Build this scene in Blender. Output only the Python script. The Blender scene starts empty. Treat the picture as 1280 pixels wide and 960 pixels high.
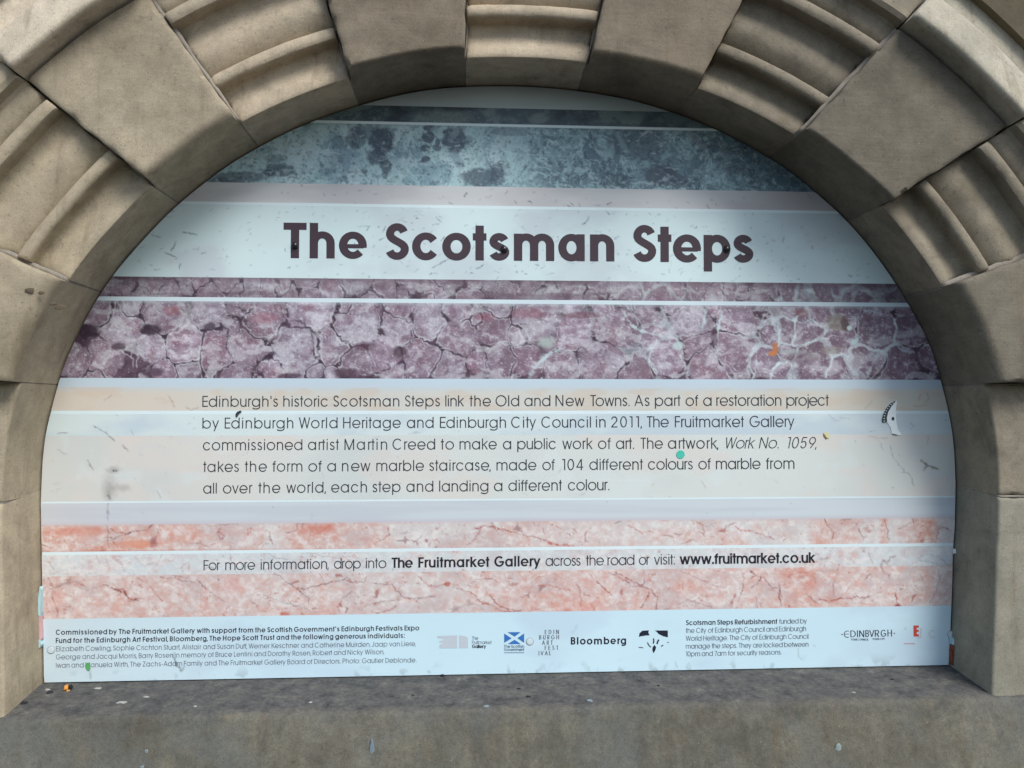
import bpy, bmesh, math, random
import numpy as np
from mathutils import Vector, noise as mn
random.seed(7); RNG = np.random.default_rng(11)
S = bpy.context.scene
COL = S.collection
R = math.radians

# ------------------------------------------------------------------ camera
FPX, D, HC = 1050.0, 1.68, 1.50          # focal length in photo pixels, distance to the sign, lens height
YAW, PITCH = math.atan(65/1050), math.atan(32/1050)
cd = bpy.data.cameras.new('camera'); cam = bpy.data.objects.new('camera', cd); COL.objects.link(cam)
cd.sensor_width = 36; cd.lens = FPX/1280*36; cd.clip_start = .02; cd.clip_end = 2000
cam.location = (0, -D, HC); cam.rotation_euler = (math.pi/2+PITCH, 0, -YAW)
S.camera = cam
S.render.resolution_x, S.render.resolution_y = 1024, 768

# ------------------------------------------------------------------ light (overcast day, brighter from the upper right)
SUN_EL, SUN_AZ = R(48), R(32)            # azimuth measured from the wall's normal towards the right
w = bpy.data.worlds.new('World'); S.world = w; w.use_nodes = True
nt = w.node_tree; nt.nodes.clear()
sky = nt.nodes.new('ShaderNodeTexSky'); sky.sky_type = 'NISHITA'; sky.sun_disc = False
sky.sun_elevation = SUN_EL; sky.sun_rotation = math.pi - SUN_AZ; sky.dust_density = 1.5; sky.air_density = 1.0
bg = nt.nodes.new('ShaderNodeBackground'); bg.inputs[1].default_value = .085
out = nt.nodes.new('ShaderNodeOutputWorld')
nt.links.new(sky.outputs[0], bg.inputs[0]); nt.links.new(bg.outputs[0], out.inputs[0])
ld = bpy.data.lights.new('sun', 'SUN'); ld.energy = 1.5; ld.angle = R(25); ld.color = (1, .98, .945)
sun = bpy.data.objects.new('sun', ld); COL.objects.link(sun)
sd = Vector((math.sin(SUN_AZ)*math.cos(SUN_EL), -math.cos(SUN_AZ)*math.cos(SUN_EL), math.sin(SUN_EL)))
sun.rotation_euler = sd.to_track_quat('Z', 'Y').to_euler(); sun.location = (1.5, -3, 4)
S.view_settings.view_transform = 'Standard'; S.view_settings.look = 'None'
S.view_settings.exposure = 1.02; S.view_settings.gamma = 1
S.render.engine = 'CYCLES'

# ------------------------------------------------------------------ measuring: photo pixel -> point at depth d in front of the sign plane
Fw = Vector((math.sin(YAW)*math.cos(PITCH), math.cos(YAW)*math.cos(PITCH), math.sin(PITCH)))
Rt = Vector((math.cos(YAW), -math.sin(YAW), 0)); Up = Rt.cross(Fw)
def bp(px, py, d=0.0):
    r = Fw + Rt*((px-640)/FPX) + Up*((480-py)/FPX)
    k = (D-d)/r.y
    return (r.x*k, HC + r.z*k)
def proj(x, z, d=0.0):
    X, Y, Z = x, D-d, z-HC
    f = X*Fw.x + Y*Fw.y + Z*Fw.z; r = X*Rt.x + Y*Rt.y; u = X*Up.x + Y*Up.y + Z*Up.z
    return 640 + FPX*r/f, 480 - FPX*u/f
def Z0(py): return bp(640, py)[1]

# ------------------------------------------------------------------ object helpers
def props(o, label=None, cat=None, group=None, kind=None):
    for k, v in (('label', label), ('category', cat), ('group', group), ('kind', kind)):
        if v: o[k] = v
    return o
def empty(name, loc=(0, 0, 0)):
    o = bpy.data.objects.new(name, None); o.location = loc; o.empty_display_size = .05; COL.objects.link(o); return o
def mesh_obj(name, verts, faces, mat=None, parent=None, smooth=False, origin=None):
    me = bpy.data.meshes.new(name)
    if parent is not None: off = Vector(parent.matrix_world.translation if False else parent.get('_o', (0, 0, 0)))
    else: off = Vector((0, 0, 0))
    org = Vector(origin) if origin else off
    me.from_pydata([(v[0]-org.x, v[1]-org.y, v[2]-org.z) for v in verts], [], faces)
    if smooth: me.polygons.foreach_set('use_smooth', [True]*len(me.polygons))
    if mat: me.materials.append(mat)
    me.update()
    o = bpy.data.objects.new(name, me); COL.objects.link(o)
    if parent is not None:
        o.parent = parent; o.location = org-off
    else: o.location = org
    return o
def root(name, loc, **k):
    o = empty(name, loc); o['_o'] = tuple(loc); props(o, **k); return o
def fast_mesh(name, co, quads, mat, parent, colors=None, off=(0, 0, 0)):
    me = bpy.data.meshes.new(name); n = len(co); q = len(quads)
    me.vertices.add(n); me.vertices.foreach_set('co', (co-np.array(off)).astype(np.float32).ravel())
    me.loops.add(q*4); me.loops.foreach_set('vertex_index', quads.astype(np.int32).ravel())
    me.polygons.add(q); me.polygons.foreach_set('loop_start', np.arange(0, q*4, 4, dtype=np.int32))
    if colors is not None:
        a = me.attributes.new('print', 'FLOAT_COLOR', 'POINT')
        c = np.ones((n, 4), np.float32); c[:, :3] = colors; a.data.foreach_set('color', c.ravel())
    me.update(calc_edges=True); me.materials.append(mat)
    o = bpy.data.objects.new(name, me); COL.objects.link(o)
    if parent is not None: o.parent = parent
    return o

# ------------------------------------------------------------------ numpy noise for the printed marble
TAB = RNG.random((256, 256))
def vn(x, y, s=0):
    x = x + s*37.31; y = y + s*17.17
    xi = np.floor(x).astype(int); yi = np.floor(y).astype(int); fx = x-xi; fy = y-yi
    fx = fx*fx*(3-2*fx); fy = fy*fy*(3-2*fy)
    a = TAB[xi & 255, yi & 255]; b = TAB[(xi+1) & 255, yi & 255]; c = TAB[xi & 255, (yi+1) & 255]; d = TAB[(xi+1) & 255, (yi+1) & 255]
    return (a*(1-fx)+b*fx)*(1-fy) + (c*(1-fx)+d*fx)*fy
def fbm(x, y, s=0, o=5, g=.5):
    t = 0; a = 1; n = 0
    for i in range(o):
        t = t + a*vn(x, y, s+i*3); n += a; a *= g; x = x*2.03; y = y*2.03
    return t/n
def ridge(x, y, s=0, o=4):
    t = 0; a = 1; n = 0
    for i in range(o):
        t = t + a*(1-np.abs(2*vn(x, y, s+i*5)-1)); n += a; a *= .5; x = x*2.1; y = y*2.1
    return t/n
def lin(c):
    c = np.asarray(c, float)/255; return np.where(c < .04045, c/12.92, ((c+.055)/1.055)**2.4)
def sm(a, b, x): t = np.clip((x-a)/(b-a), 0, 1); return t*t*(3-2*t)
def mix(A, B, t): return A*(1-t[..., None]) + np.asarray(B, float)*t[..., None]

# ------------------------------------------------------------------ material helpers
def nmat(name, rough=.8, spec=.3):
    m = bpy.data.materials.new(name); m.use_nodes = True; n = m.node_tree
    b = n.nodes['Principled BSDF']; b.inputs['Roughness'].default_value = rough; b.inputs['Specular IOR Level'].default_value = spec
    return m, n, b
def N(n, t, **k):
    x = n.nodes.new(t)
    for a, v in k.items():
        if a.startswith('i_'): x.inputs[a[2:].replace('_', ' ')].default_value = v
        else: setattr(x, a, v)
    return x
def plain(name, c, rough=.5, var=.12, scale=60, spec=.3):
    m, n, b = nmat(name, rough, spec)
    tc = N(n, 'ShaderNodeTexCoord'); no = N(n, 'ShaderNodeTexNoise', i_Scale=scale, i_Detail=3.0)
    n.links.new(tc.outputs['Object'], no.inputs['Vector'])
    mr = N(n, 'ShaderNodeMapRange'); mr.inputs[3].default_value = 1-var; mr.inputs[4].default_value = 1+var
    n.links.new(no.outputs[0], mr.inputs[0])
    mx = N(n, 'ShaderNodeVectorMath', operation='SCALE'); mx.inputs[0].default_value = tuple(lin(c))
    n.links.new(mr.outputs[0], mx.inputs['Scale']); n.links.new(mx.outputs[0], b.inputs['Base Color'])
    return m
def ramp(n, stops):
    r = N(n, 'ShaderNodeValToRGB'); e = r.color_ramp.elements
    while len(e) < len(stops): e.new(.5)
    for el, (p, c) in zip(e, stops):
        el.position = p; el.color = (*c, 1) if len(c) == 3 else c
    return r
def stone_mat(name, base, tone=1.0, dark=(70, 64, 58), warm=0., angle=0., dirty=.35, tool=1.0, z_off=0.):
    """weathered fine-grained sandstone: broad blotches, tooling lines, grain, dark grime and pale flecks"""
    tool *= .45
    m, n, b = nmat(name, .92, .15); L = n.links.new
    ge = N(n, 'ShaderNodeNewGeometry'); pos = ge.outputs['Position']
    def nz(scale, detail=4., rough=.55, vec=None, dist=0.):
        x = N(n, 'ShaderNodeTexNoise', i_Scale=scale, i_Detail=detail, i_Roughness=rough, i_Distortion=dist); L(vec or pos, x.inputs['Vector']); return x.outputs[0]
    mp = N(n, 'ShaderNodeMapping'); mp.inputs['Rotation'].default_value = (0, angle, 0); mp.inputs['Scale'].default_value = (26, 26, 230); L(pos, mp.inputs[0])
    big = nz(5.5, 5, .6, dist=.4); mid = nz(26, 5, .62); fine = nz(560, 3, .7); grain = nz(900, 2, .6)
    tl = nz(1.0, 3, .6, mp.outputs[0])
    B = lin(base)*tone
    r1 = ramp(n, [(.30, tuple(B*.74*np.array([1, .985, .96]))), (.5, tuple(B)), (.74, tuple(B*1.14*np.array([1.02, 1.0, .97])))]); L(big, r1.inputs[0])
    def mulf(col, fac_out, lo, hi, a=.3, c=.7):
        mr = N(n, 'ShaderNodeMapRange'); mr.inputs[1].default_value = a; mr.inputs[2].default_value = c; mr.inputs[3].default_value = lo; mr.inputs[4].default_value = hi
        L(fac_out, mr.inputs[0]); v = N(n, 'ShaderNodeVectorMath', operation='SCALE'); L(col, v.inputs[0]); L(mr.outputs[0], v.inputs['Scale']); return v.outputs[0]
    c = mulf(r1.outputs[0], mid, .86, 1.13); c = mulf(c, fine, .92, 1.08); c = mulf(c, grain, .80, 1.20); c = mulf(c, tl, 1-.07*tool, 1+.07*tool)
    oi = N(n, 'ShaderNodeObjectInfo'); c = mulf(c, oi.outputs['Random'], .89, 1.08, 0, 1)
    sp_ = nz(150, 4, .75); c = mulf(c, sp_, .58, 1.0, .30, .42)                 # small dark pits
    cl = nz(2.2, 3, .5); c = mulf(c, cl, .86, 1.12)                              # broad drift in tone
    # grime patches
    gr = nz(9.0, 7, .68, dist=.8); g = ramp(n, [(.50, (0, 0, 0)), (.66, (1, 1, 1))]); L(gr, g.inputs[0])
    gs = N(n, 'ShaderNodeMath', operation='MULTIPLY'); gs.inputs[1].default_value = dirty; L(g.outputs[0], gs.inputs[0])
    mx = N(n, 'ShaderNodeMix', data_type='RGBA'); L(gs.outputs[0], mx.inputs[0]); L(c, mx.inputs[6]); mx.inputs[7].default_value = (*lin(dark), 1)
    # thin brown run marks and rusty patches
    m5 = N(n, 'ShaderNodeMapping'); m5.inputs['Scale'].default_value = (34, 34, 3.5); L(pos, m5.inputs[0])
    rn = nz(1.0, 6, .6, m5.outputs[0], .3); rr_ = ramp(n, [(.56, (0, 0, 0)), (.74, (.42, .42, .42))]); L(rn, rr_.inputs[0])
    m6 = N(n, 'ShaderNodeMix', data_type='RGBA'); L(rr_.outputs[0], m6.inputs[0]); L(mx.outputs[2], m6.inputs[6]); m6.inputs[7].default_value = (*lin((104, 88, 66)), 1); mx = m6
    # pale flecks
    vf = N(n, 'ShaderNodeTexVoronoi', i_Scale=46.0); L(pos, vf.inputs['Vector'])
    fl = ramp(n, [(.02, (1, 1, 1)), (.06, (0, 0, 0))]); L(vf.outputs['Distance'], fl.inputs[0])
    fk = N(n, 'ShaderNodeMath', operation='MULTIPLY'); fk.inputs[1].default_value = .35; L(fl.outputs[0], fk.inputs[0])
    m2 = N(n, 'ShaderNodeMix', data_type='RGBA'); L(fk.outputs[0], m2.inputs[0]); L(mx.outputs[2], m2.inputs[6]); m2.inputs[7].default_value = (.5, .48, .44, 1)
    L(m2.outputs[2], b.inputs['Base Color'])
    h = N(n, 'ShaderNodeMath', operation='ADD'); hh = N(n, 'ShaderNodeMath', operation='MULTIPLY'); hh.inputs[1].default_value = .9*tool; L(tl, hh.inputs[0]); L(hh.outputs[0], h.inputs[0]); L(fine, h.inputs[1])
    h2 = N(n, 'ShaderNodeMath', operation='ADD'); L(h.outputs[0], h2.inputs[0]); L(mid, h2.inputs[1])
    hp = N(n, 'ShaderNodeMath', operation='ADD'); L(h2.outputs[0], hp.inputs[0]); L(sp_, hp.inputs[1]); h2 = hp
    bu = N(n, 'ShaderNodeBump', i_Strength=.38, i_Distance=.0015); L(h2.outputs[0], bu.inputs['Height']); L(bu.outputs[0], b.inputs['Normal'])
    return m

# ------------------------------------------------------------------ the opening, measured on the photograph
UP = [(51, 630), (52, 590), (56, 542), (64, 514), (72.3, 480), (80, 455), (94, 425), (109, 395), (122, 372), (140, 345), (160, 321), (180, 299), (200, 277), (220, 257.5),
      (240, 241), (255, 229), (287, 205), (320, 186), (345, 172), (392, 151), (420, 141), (455, 130), (495, 119.5), (535, 112), (580, 108.3), (640, 107.5), (690, 110),
      (740, 116), (790, 125), (830, 137), (865, 149), (900, 164), (927, 178), (960, 196.5), (985, 212), (1019, 240), (1042, 260), (1060, 277), (1085, 306), (1107, 336),
      (1125, 362), (1139, 387), (1155, 414), (1165, 437), (1172, 459), (1177, 480), (1185, 510), (1190, 535), (1193.5, 567), (1194.5, 605)]
LL = [(55, 853.7), (53.6, 770), (52.5, 720), (51, 630)]
LR = [(1194.5, 605), (1193.5, 655), (1191, 692), (1190.5, 720), (1188.7, 770), (1186, 830)]
def wpts(l): return [bp(*p) for p in l]
def smooth_poly(pts, it=2):
    p = np.array(pts)
    for _ in range(it):
        q = p.copy(); q[1:-1] = .25*p[:-2]+.5*p[1:-1]+.25*p[2:]; p = q
    return p
def resample(p, step):
    s = np.concatenate([[0], np.cumsum(np.hypot(*np.diff(p, axis=0).T))]); n = max(2, int(s[-1]/step)); t = np.linspace(0, s[-1], n)
    return np.stack([np.interp(t, s, p[:, 0]), np.interp(t, s, p[:, 1])], 1)
up = smooth_poly(resample(np.array(wpts(UP)), .02), 4)
ll = np.array(wpts(LL)); lr = np.array(wpts(LR))
ZB = Z0(841.8); ZSILL = ZB-.002
# opening curve: left foot -> up -> right foot, a few mm larger than the board
curve = np.concatenate([[[ll[0, 0], ZSILL-.05]], ll[:-1], up, lr[1:], [[lr[-1, 0], ZSILL-.05]]])
curve = resample(smooth_poly(resample(curve, .01), 3), .006)
tg = np.gradient(curve, axis=0); tg /= np.linalg.norm(tg, axis=1)[:, None]
nrm = np.stack([-tg[:, 1], tg[:, 0]], 1)
CUR = curve + nrm*.0035
CT = np.concatenate([[0], np.cumsum(np.hypot(*np.diff(CUR, axis=0).T))])
def B(t): return np.array([np.interp(t, CT, CUR[:, 0]), np.interp(t, CT, CUR[:, 1])])
def tat(px, py):
    p = np.array(bp(px, py)); return CT[np.argmin(np.hypot(*(CUR-p).T))]
def jd(a, b, d=.15):
    v = np.array(bp(*b, d))-np.array(bp(*a, d)); return v/np.linalg.norm(v)

# ------------------------------------------------------------------ stones
JOINT = {  # inner point on the board edge, direction points on the front (inner, outer), forward shear
    'foot_l': (CT[0], np.array([-1., 0.]), 0), 'M': (tat(51, 610), np.array([-1., -.04]), -.012),
    'K': (tat(71, 482), np.array([-1., -.0]), 0), 'I': (tat(127, 364), jd((87, 356), (15, 323)), 0),
    'G': (tat(222, 256), jd((172, 237), (30, 120)), 0), 'E': (tat(322, 185), jd((297, 155), (190, 5)), 0),
    'C': (tat(449, 130), jd((437, 102), (407, 0)), 0), 'A': (tat(580, 108), jd((581.5, 74), (583, 0)), 0),
    'B': (tat(723, 113.5), jd((733, 78), (750, 0)), 0), 'D': (tat(847, 142), jd((875, 115), (934, 0)), 0),
    'F': (tat(962, 198), jd((997, 173), (1150, 8)), 0), 'H': (tat(1059, 276), jd((1132, 240), (1270, 153)), 0),
    'J': (tat(1130, 370), jd((1182, 369), (1270, 337)), 0), 'L': (tat(1178, 483), np.array([1., .0]), 0),
    'N': (tat(1194.5, 605), np.array([1., -.03]), .010), 'foot_r': (CT[-1], np.array([1., 0.]), 0)}
def dedupe_profile(pr, step=.007):
    o = [pr[0]]
    for a, b in zip(pr[:-1], pr[1:]):
        k = max(1, int(math.hypot(b[0]-a[0], b[1]-a[1])/step))
        for i in range(1, k+1): o.append((a[0]+(b[0]-a[0])*i/k, a[1]+(b[1]-a[1])*i/k))
    return o
def rnd(s0, d0, r, n=5, kind='out'):   # quarter round from the soffit (s0,d0-r) to the face (s0+r,d0)
    return [(s0+r-r*math.cos(i/n*math.pi/2), d0-r+r*math.sin(i/n*math.pi/2)) for i in range(n+1)]
def curve_seg(pts, n=5):               # Catmull-Rom through control points
    P = [pts[0]]+pts+[pts[-1]]; o = []
    for i in range(1, len(P)-2):
        for k in range(n):
            t = k/n; q = []
            for c in (0, 1):
                p0, p1, p2, p3 = P[i-1][c], P[i][c], P[i+1][c], P[i+2][c]
                q.append(.5*((2*p1)+(-p0+p2)*t+(2*p0-5*p1+4*p2-p3)*t*t+(-p0+3*p1-3*p2+p3)*t**3))
            o.append(tuple(q))
    o.append(pts[-1]); return o
def moulded(soft=.0025):
    return dedupe_profile([(0, -.03), (0, .10)]+rnd(0, .134, soft, 2)
        + curve_seg([(.006, .1345), (.018, .1325), (.034, .1255), (.050, .1215), (.061, .1225), (.065, .126)], 3)
        + [(.0662, .131), (.0672, .1500)] + [(.0690, .1538), (.0725, .1562), (.0775, .1572), (.0835, .1568), (.0885, .1545), (.0915, .1500)]
        + [(.0925, .131)] + curve_seg([(.095, .1315), (.106, .142), (.126, .1515), (.146, .1515), (.166, .146), (.180, .1455), (.187, .149)], 3)
        + [(.190, .153), (.1912, .1780)] + [(.1930, .1815), (.1975, .1842), (.2040, .1850), (.2105, .1838), (.2150, .1805), (.2166, .1770)]
        + [(.218, .160)] + curve_seg([(.221, .158), (.232, .168), (.246, .172), (.258, .173)], 3) + [(.264, .178), (.267, .196), (.275, .201), (.345, .190), (.352, .15), (.46, .15)], .009)
def block(r=.018, d=.18):
    return dedupe_profile([(0, -.03), (0, d-r-.02)]+rnd(0, d, r, 7)+[(.262, d), (.266, d-.012), (.266, .10)], .009)
def hood(d=.226):
    return dedupe_profile([(.268, .09), (.268, d-.012)]+rnd(.268, d-.002, .010, 4)+[(.335, d-.020), (.343, d-.026), (.347, d-.036), (.347, .125), (.36, .118), (.40, .125), (.46, .12)], .009)
def jamb():
    return dedupe_profile([(0, -.03), (0, .10)]+rnd(0, .134, .006, 4)+[(.30, .135), (.45, .135), (.455, .10)], .012)

def stone(name, ja, jb, prof, mat, parent, seed, gap=.0022, bevel=.003, rough=1.0, du=.009, t_off=(0, 0), label=None):
    ta, da, ka = JOINT[ja]; tb, db, kb = JOINT[jb]
    Ln = tb-ta
    n = max(8, int(Ln/du)); us = [0, .0012, .003, .0065]; us = us+list(np.linspace(.0065, Ln-.0065-2*gap, n)[1:-1])+[Ln-2*gap-u for u in reversed(us)]
    verts = []; faces = []; m = len(prof); E = len(us)
    tot = us[-1]
    for i, u in enumerate(us):
        e = min(u, tot-u); ins = bevel*(1-min(1, e/.0065))**2
        f = u/tot
        for j, (s, d) in enumerate(prof):
            ds = max(0, d-.05)/.1
            base_t = ta+gap+u+(ka*(1-f)+kb*f)*max(0, d)/.134
            wob = 0
            p = B(base_t); dr = da*(1-f)+db*f; dr = dr/np.linalg.norm(dr)
            # uneven arris along the joints, gentle undulation of the faces
            tn = mn.noise(Vector((s*38+seed*3.1, d*30, (0 if f < .5 else 9)+seed)))*.0022*rough*(1-min(1, e/.02))
            t2 = B(base_t+tn)+dr*s
            v3 = Vector((t2[0]*9+seed, d*9, t2[1]*9)); v4 = Vector((t2[0]*45, d*45+seed, t2[1]*45))
            nd = (mn.noise(v3)*.0013+mn.noise(v4)*.0005)*rough
            ns = (mn.noise(v3+Vector((5, 7, 3)))*.0008+mn.noise(v4+Vector((3, 1, 8)))*.0005)*rough
            chip = 0
            if e < .007:
                c = mn.noise(Vector((s*60+seed*7, f*5, seed)))+.5*mn.noise(Vector((s*150+seed*7, f*5, seed)))
                chip = max(0, c-.10)*.013*rough*(1-e/.007)
            dd = d + (nd-ins-chip if d > .06 else 0)
            t2 = t2 + dr*(ns if s > .004 else ns*.5)
            verts.append((t2[0], -dd, t2[1]))
    for i in range(E-1):
        for j in range(m-1):
            a = i*m+j; faces.append((a, a+m, a+m+1, a+1))
    # end caps: down to the back plane
    for i in (0, E-1):
        k0 = len(verts)
        for j, (s, d) in enumerate(prof):
            v = verts[i*m+j]; verts.append((v[0], .03, v[2]))
        for j in range(m-1):
            a = i*m+j; b = k0+j
            faces.append((a, a+1, b+1, b) if i == 0 else (a, b, b+1, a+1))
    cx, cz = B((ta+tb)/2)
    o = mesh_obj(name, verts, faces, mat, parent, smooth=True, origin=(cx, 0, cz))
    o.data.set_sharp_from_angle(angle=R(31)) if hasattr(o.data, 'set_sharp_from_angle') else None
    if label: o['label'] = label
    return o

arch = root('stone_arch', (0, 0, ZSILL), label='round headed sandstone arch of alternating plain blocks and moulded stones framing the sign', cat='arch')
M = {
 'l1': stone_mat('sandstone_buff', (168, 156, 133), 1.0, angle=R(8), dirty=.22),
 'l2': stone_mat('sandstone_buff_tooled', (158, 147, 126), 1.0, angle=R(-10), dirty=.30, tool=1.2),
 'l3': stone_mat('sandstone_pale', (210, 197, 175), 1.0, angle=R(5), dirty=.12, tool=.6),
 't1': stone_mat('sandstone_brown_tooled', (134, 124, 107), 1.0, angle=R(28), dirty=.25, tool=1.6),
 't2': stone_mat('sandstone_grey_moulded', (174, 161, 140), 1.0, angle=R(0), dirty=.25),
 'r1': stone_mat('sandstone_grey', (117, 111, 98), 1.0, angle=R(-16), dirty=.30, tool=1.8),
 'r2': stone_mat('sandstone_grey_moulded_right', (136, 128, 112), 1.0, angle=R(0), dirty=.35),
 'r3': stone_mat('sandstone_pale_grey', (176, 170, 153), 1.0, angle=R(-20), dirty=.12, tool=1.0),
 'jr': stone_mat('sandstone_greenish_grey', (136, 133, 119), 1.0, angle=R(3), dirty=.25),
 'mo': stone_mat('grey_mortar', (138, 132, 122), 1.0, angle=0, dirty=.25, tool=.2),
}
stone('jamb_stone', 'foot_l', 'M', jamb(), M['l1'], arch, 1)
stone('jamb_stone', 'M', 'K', jamb(), M['l1'], arch, 2)
stone('plain_voussoir', 'K', 'I', block(.026), M['l1'], arch, 3, label='buff plain block with a rounded inner edge and two dark stains')
stone('moulded_voussoir', 'I', 'G', moulded(), M['l1'], arch, 4)
stone('plain_voussoir', 'G', 'E', block(.018), M['l2'], arch, 5, rough=1.3, label='large brownish buff tooled block on the left')
stone('moulded_voussoir', 'E', 'C', moulded(), M['t2'], arch, 6)
stone('plain_voussoir', 'C', 'A', block(.007), M['t1'], arch, 7, rough=1.2)
stone('moulded_voussoir', 'A', 'B', moulded(), M['t2'], arch, 8, label='moulded stone at the crown of the arch')
stone('plain_voussoir', 'B', 'D', block(.012), M['t1'], arch, 9)
stone('moulded_voussoir', 'D', 'F', moulded(), M['r2'], arch, 10)
stone('plain_voussoir', 'F', 'H', block(.007), M['r1'], arch, 11, rough=1.4, label='large grey tooled block on the right with a faint vertical stain')
stone('moulded_voussoir', 'H', 'J', moulded(), M['r2'], arch, 12)
stone('plain_voussoir', 'J', 'L', block(.02), M['r1'], arch, 13)
stone('jamb_stone', 'L', 'N', jamb(), M['r2'], arch, 14)
stone('jamb_stone', 'N', 'foot_r', jamb(), M['jr'], arch, 15)
for k, (a, b, mm) in enumerate([('K', 'I', 'l3'), ('G', 'E', 'l3'), ('C', 'A', 'l3'), ('B', 'D', 'r3'), ('F', 'H', 'r3'), ('J', 'L', 'r3')]):
    stone('hood_stone', a, b, hood(), M[mm], arch, 20+k, bevel=.006)

def mortar(j, prof, w0, w1, seed, mat=None, dshift=0.0):
    """raised or recessed pointing along one joint"""
    t, dr, k = JOINT[j]; verts = []; faces = []; m = len(prof)
    ta = np.array([-dr[1], dr[0]]); tn = B(t+.01)-B(t-.01)
    if np.dot(ta, tn) < 0: ta = -ta
    offs = np.linspace(-1, 1, 7)
    for a in offs:
        for (s, d) in prof:
            wv = mn.noise(Vector((s*25+seed, seed*1.7, 0)))*.0016 + mn.noise(Vector((s*90+seed, seed*1.7, 4)))*.0007
            wd = (w0+(w1-w0)*min(1, s/.33))*(1+.5*mn.noise(Vector((s*20, seed, 9))))
            p = B(t+k*max(0, d)/.134)+dr*s+ta*(a*wd*.5+wv)
            dd = d+dshift-(a*a)*.0035+mn.noise(Vector((p[0]*120, d*60, p[1]*120)))*.0010
            verts.append((p[0], -dd, p[1]))
    for i in range(len(offs)-1):
        for j2 in range(m-1): a = i*m+j2; faces.append((a, a+m, a+m+1, a+1))
    cx, cz = B(t)
    return mesh_obj('mortar_joint', verts, faces, mat or M['mo'], arch, smooth=True, origin=(cx, 0, cz))
def mp(d0, lift=0): return dedupe_profile([(0.001, -.02), (0.001, d0-.006), (.006, d0+lift), (.262, d0+.024+lift)], .006)
mortar('E', mp(.146, .004), .0075, .010, 31); mortar('F', mp(.146, .004), .009, .012, 32)
mortar('I', mp(.136, .002), .010, .013, 33); mortar('J', mp(.136, .002), .011, .016, 34)
for i, j in enumerate('GHACBDKLMN'):
    flat = j in 'KLMN'
    mortar(j, dedupe_profile([(0.001, -.02), (0.001, .124 if not flat else .129), (.006, .126 if not flat else .1335), (.26, .1335 if flat else .15)], .008), .005, .005, 40+i, dshift=0)

for k, (px, py, rx, rz) in enumerate([(38, 363, .008, .004), (52, 366, .005, .003), (66, 380, .005, .003), (75, 384, .009, .005)]):
    x_, z_ = bp(px, py, .181); bm = bmesh.new(); bmesh.ops.create_icosphere(bm, subdivisions=3, radius=1)
    for v in bm.verts:
        n_ = 1+.6*mn.noise(v.co*1.6+Vector((k*5, 0, 0))); v.co = Vector((v.co.x*rx*n_, v.co.y*.0012, v.co.z*rz*n_))
    me = bpy.data.meshes.new('flaked_spot'); bm.to_mesh(me); bm.free(); me.materials.append(plain('flaked_stone', (96, 86, 70), .9, .2))
    o = bpy.data.objects.new('flaked_spot', me); COL.objects.link(o); o.parent = arch; o.location = Vector((x_, -.1815, z_))-Vector((0, 0, ZSILL))
# ------------------------------------------------------------------ wall behind and around, pavement
wall_m = stone_mat('sandstone_wall', (104, 97, 80), 1.0, dirty=.4)
wv = []; wf = []; K = 90
ts = np.linspace(0, CT[-1], K); keys = sorted(JOINT.values(), key=lambda q: q[0])
jt = [q[0] for q in keys]; jx = [q[1][0] for q in keys]; jz = [q[1][1] for q in keys]
for t in ts:
    dr = np.array([np.interp(t, jt, jx), np.interp(t, jt, jz)]); dr /= np.linalg.norm(dr); p = B(t)
    for s, d in ((.44, .05), (.44, .140), (.60, .140), (3.5, .140)): q = p+dr*s; wv.append((q[0], -d, q[1]))
for i in range(K-1):
    for j in range(3): a = i*4+j; wf.append((a, a+4, a+5, a+1))
wall = root('facade_wall', (0, 0, 0), label='sandstone wall surrounding the arch', cat='wall')
mesh_obj('wall_face', wv, wf, wall_m, wall)
mesh_obj('recess_back', [(-1.2, .022, ZSILL-.1), (1.4, .022, ZSILL-.1), (1.4, .022, ZSILL+1.3), (-1.2, .022, ZSILL+1.3)], [(0, 1, 2, 3)], wall_m, wall)
mesh_obj('wall_base', [(-4, -.19, 0), (4, -.19, 0), (4, -.19, ZSILL-.18), (-4, -.19, ZSILL-.18)], [(0, 1, 2, 3)], wall_m, wall)
gm, gn, gb = nmat('paving', .9, .2)
gno = N(gn, 'ShaderNodeTexNoise', i_Scale=3.0, i_Detail=6.0); gr = ramp(gn, [(.3, (.040, .040, .040)), (.7, (.062, .060, .057))])
gn.links.new(gno.outputs[0], gr.inputs[0]); gn.links.new(gr.outputs[0], gb.inputs['Base Color'])
g = mesh_obj('pavement', [(-300, -600, 0), (300, -600, 0), (300, .5, 0), (-300, .5, 0)], [(0, 1, 2, 3)], gm); props(g, kind='structure')

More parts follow.
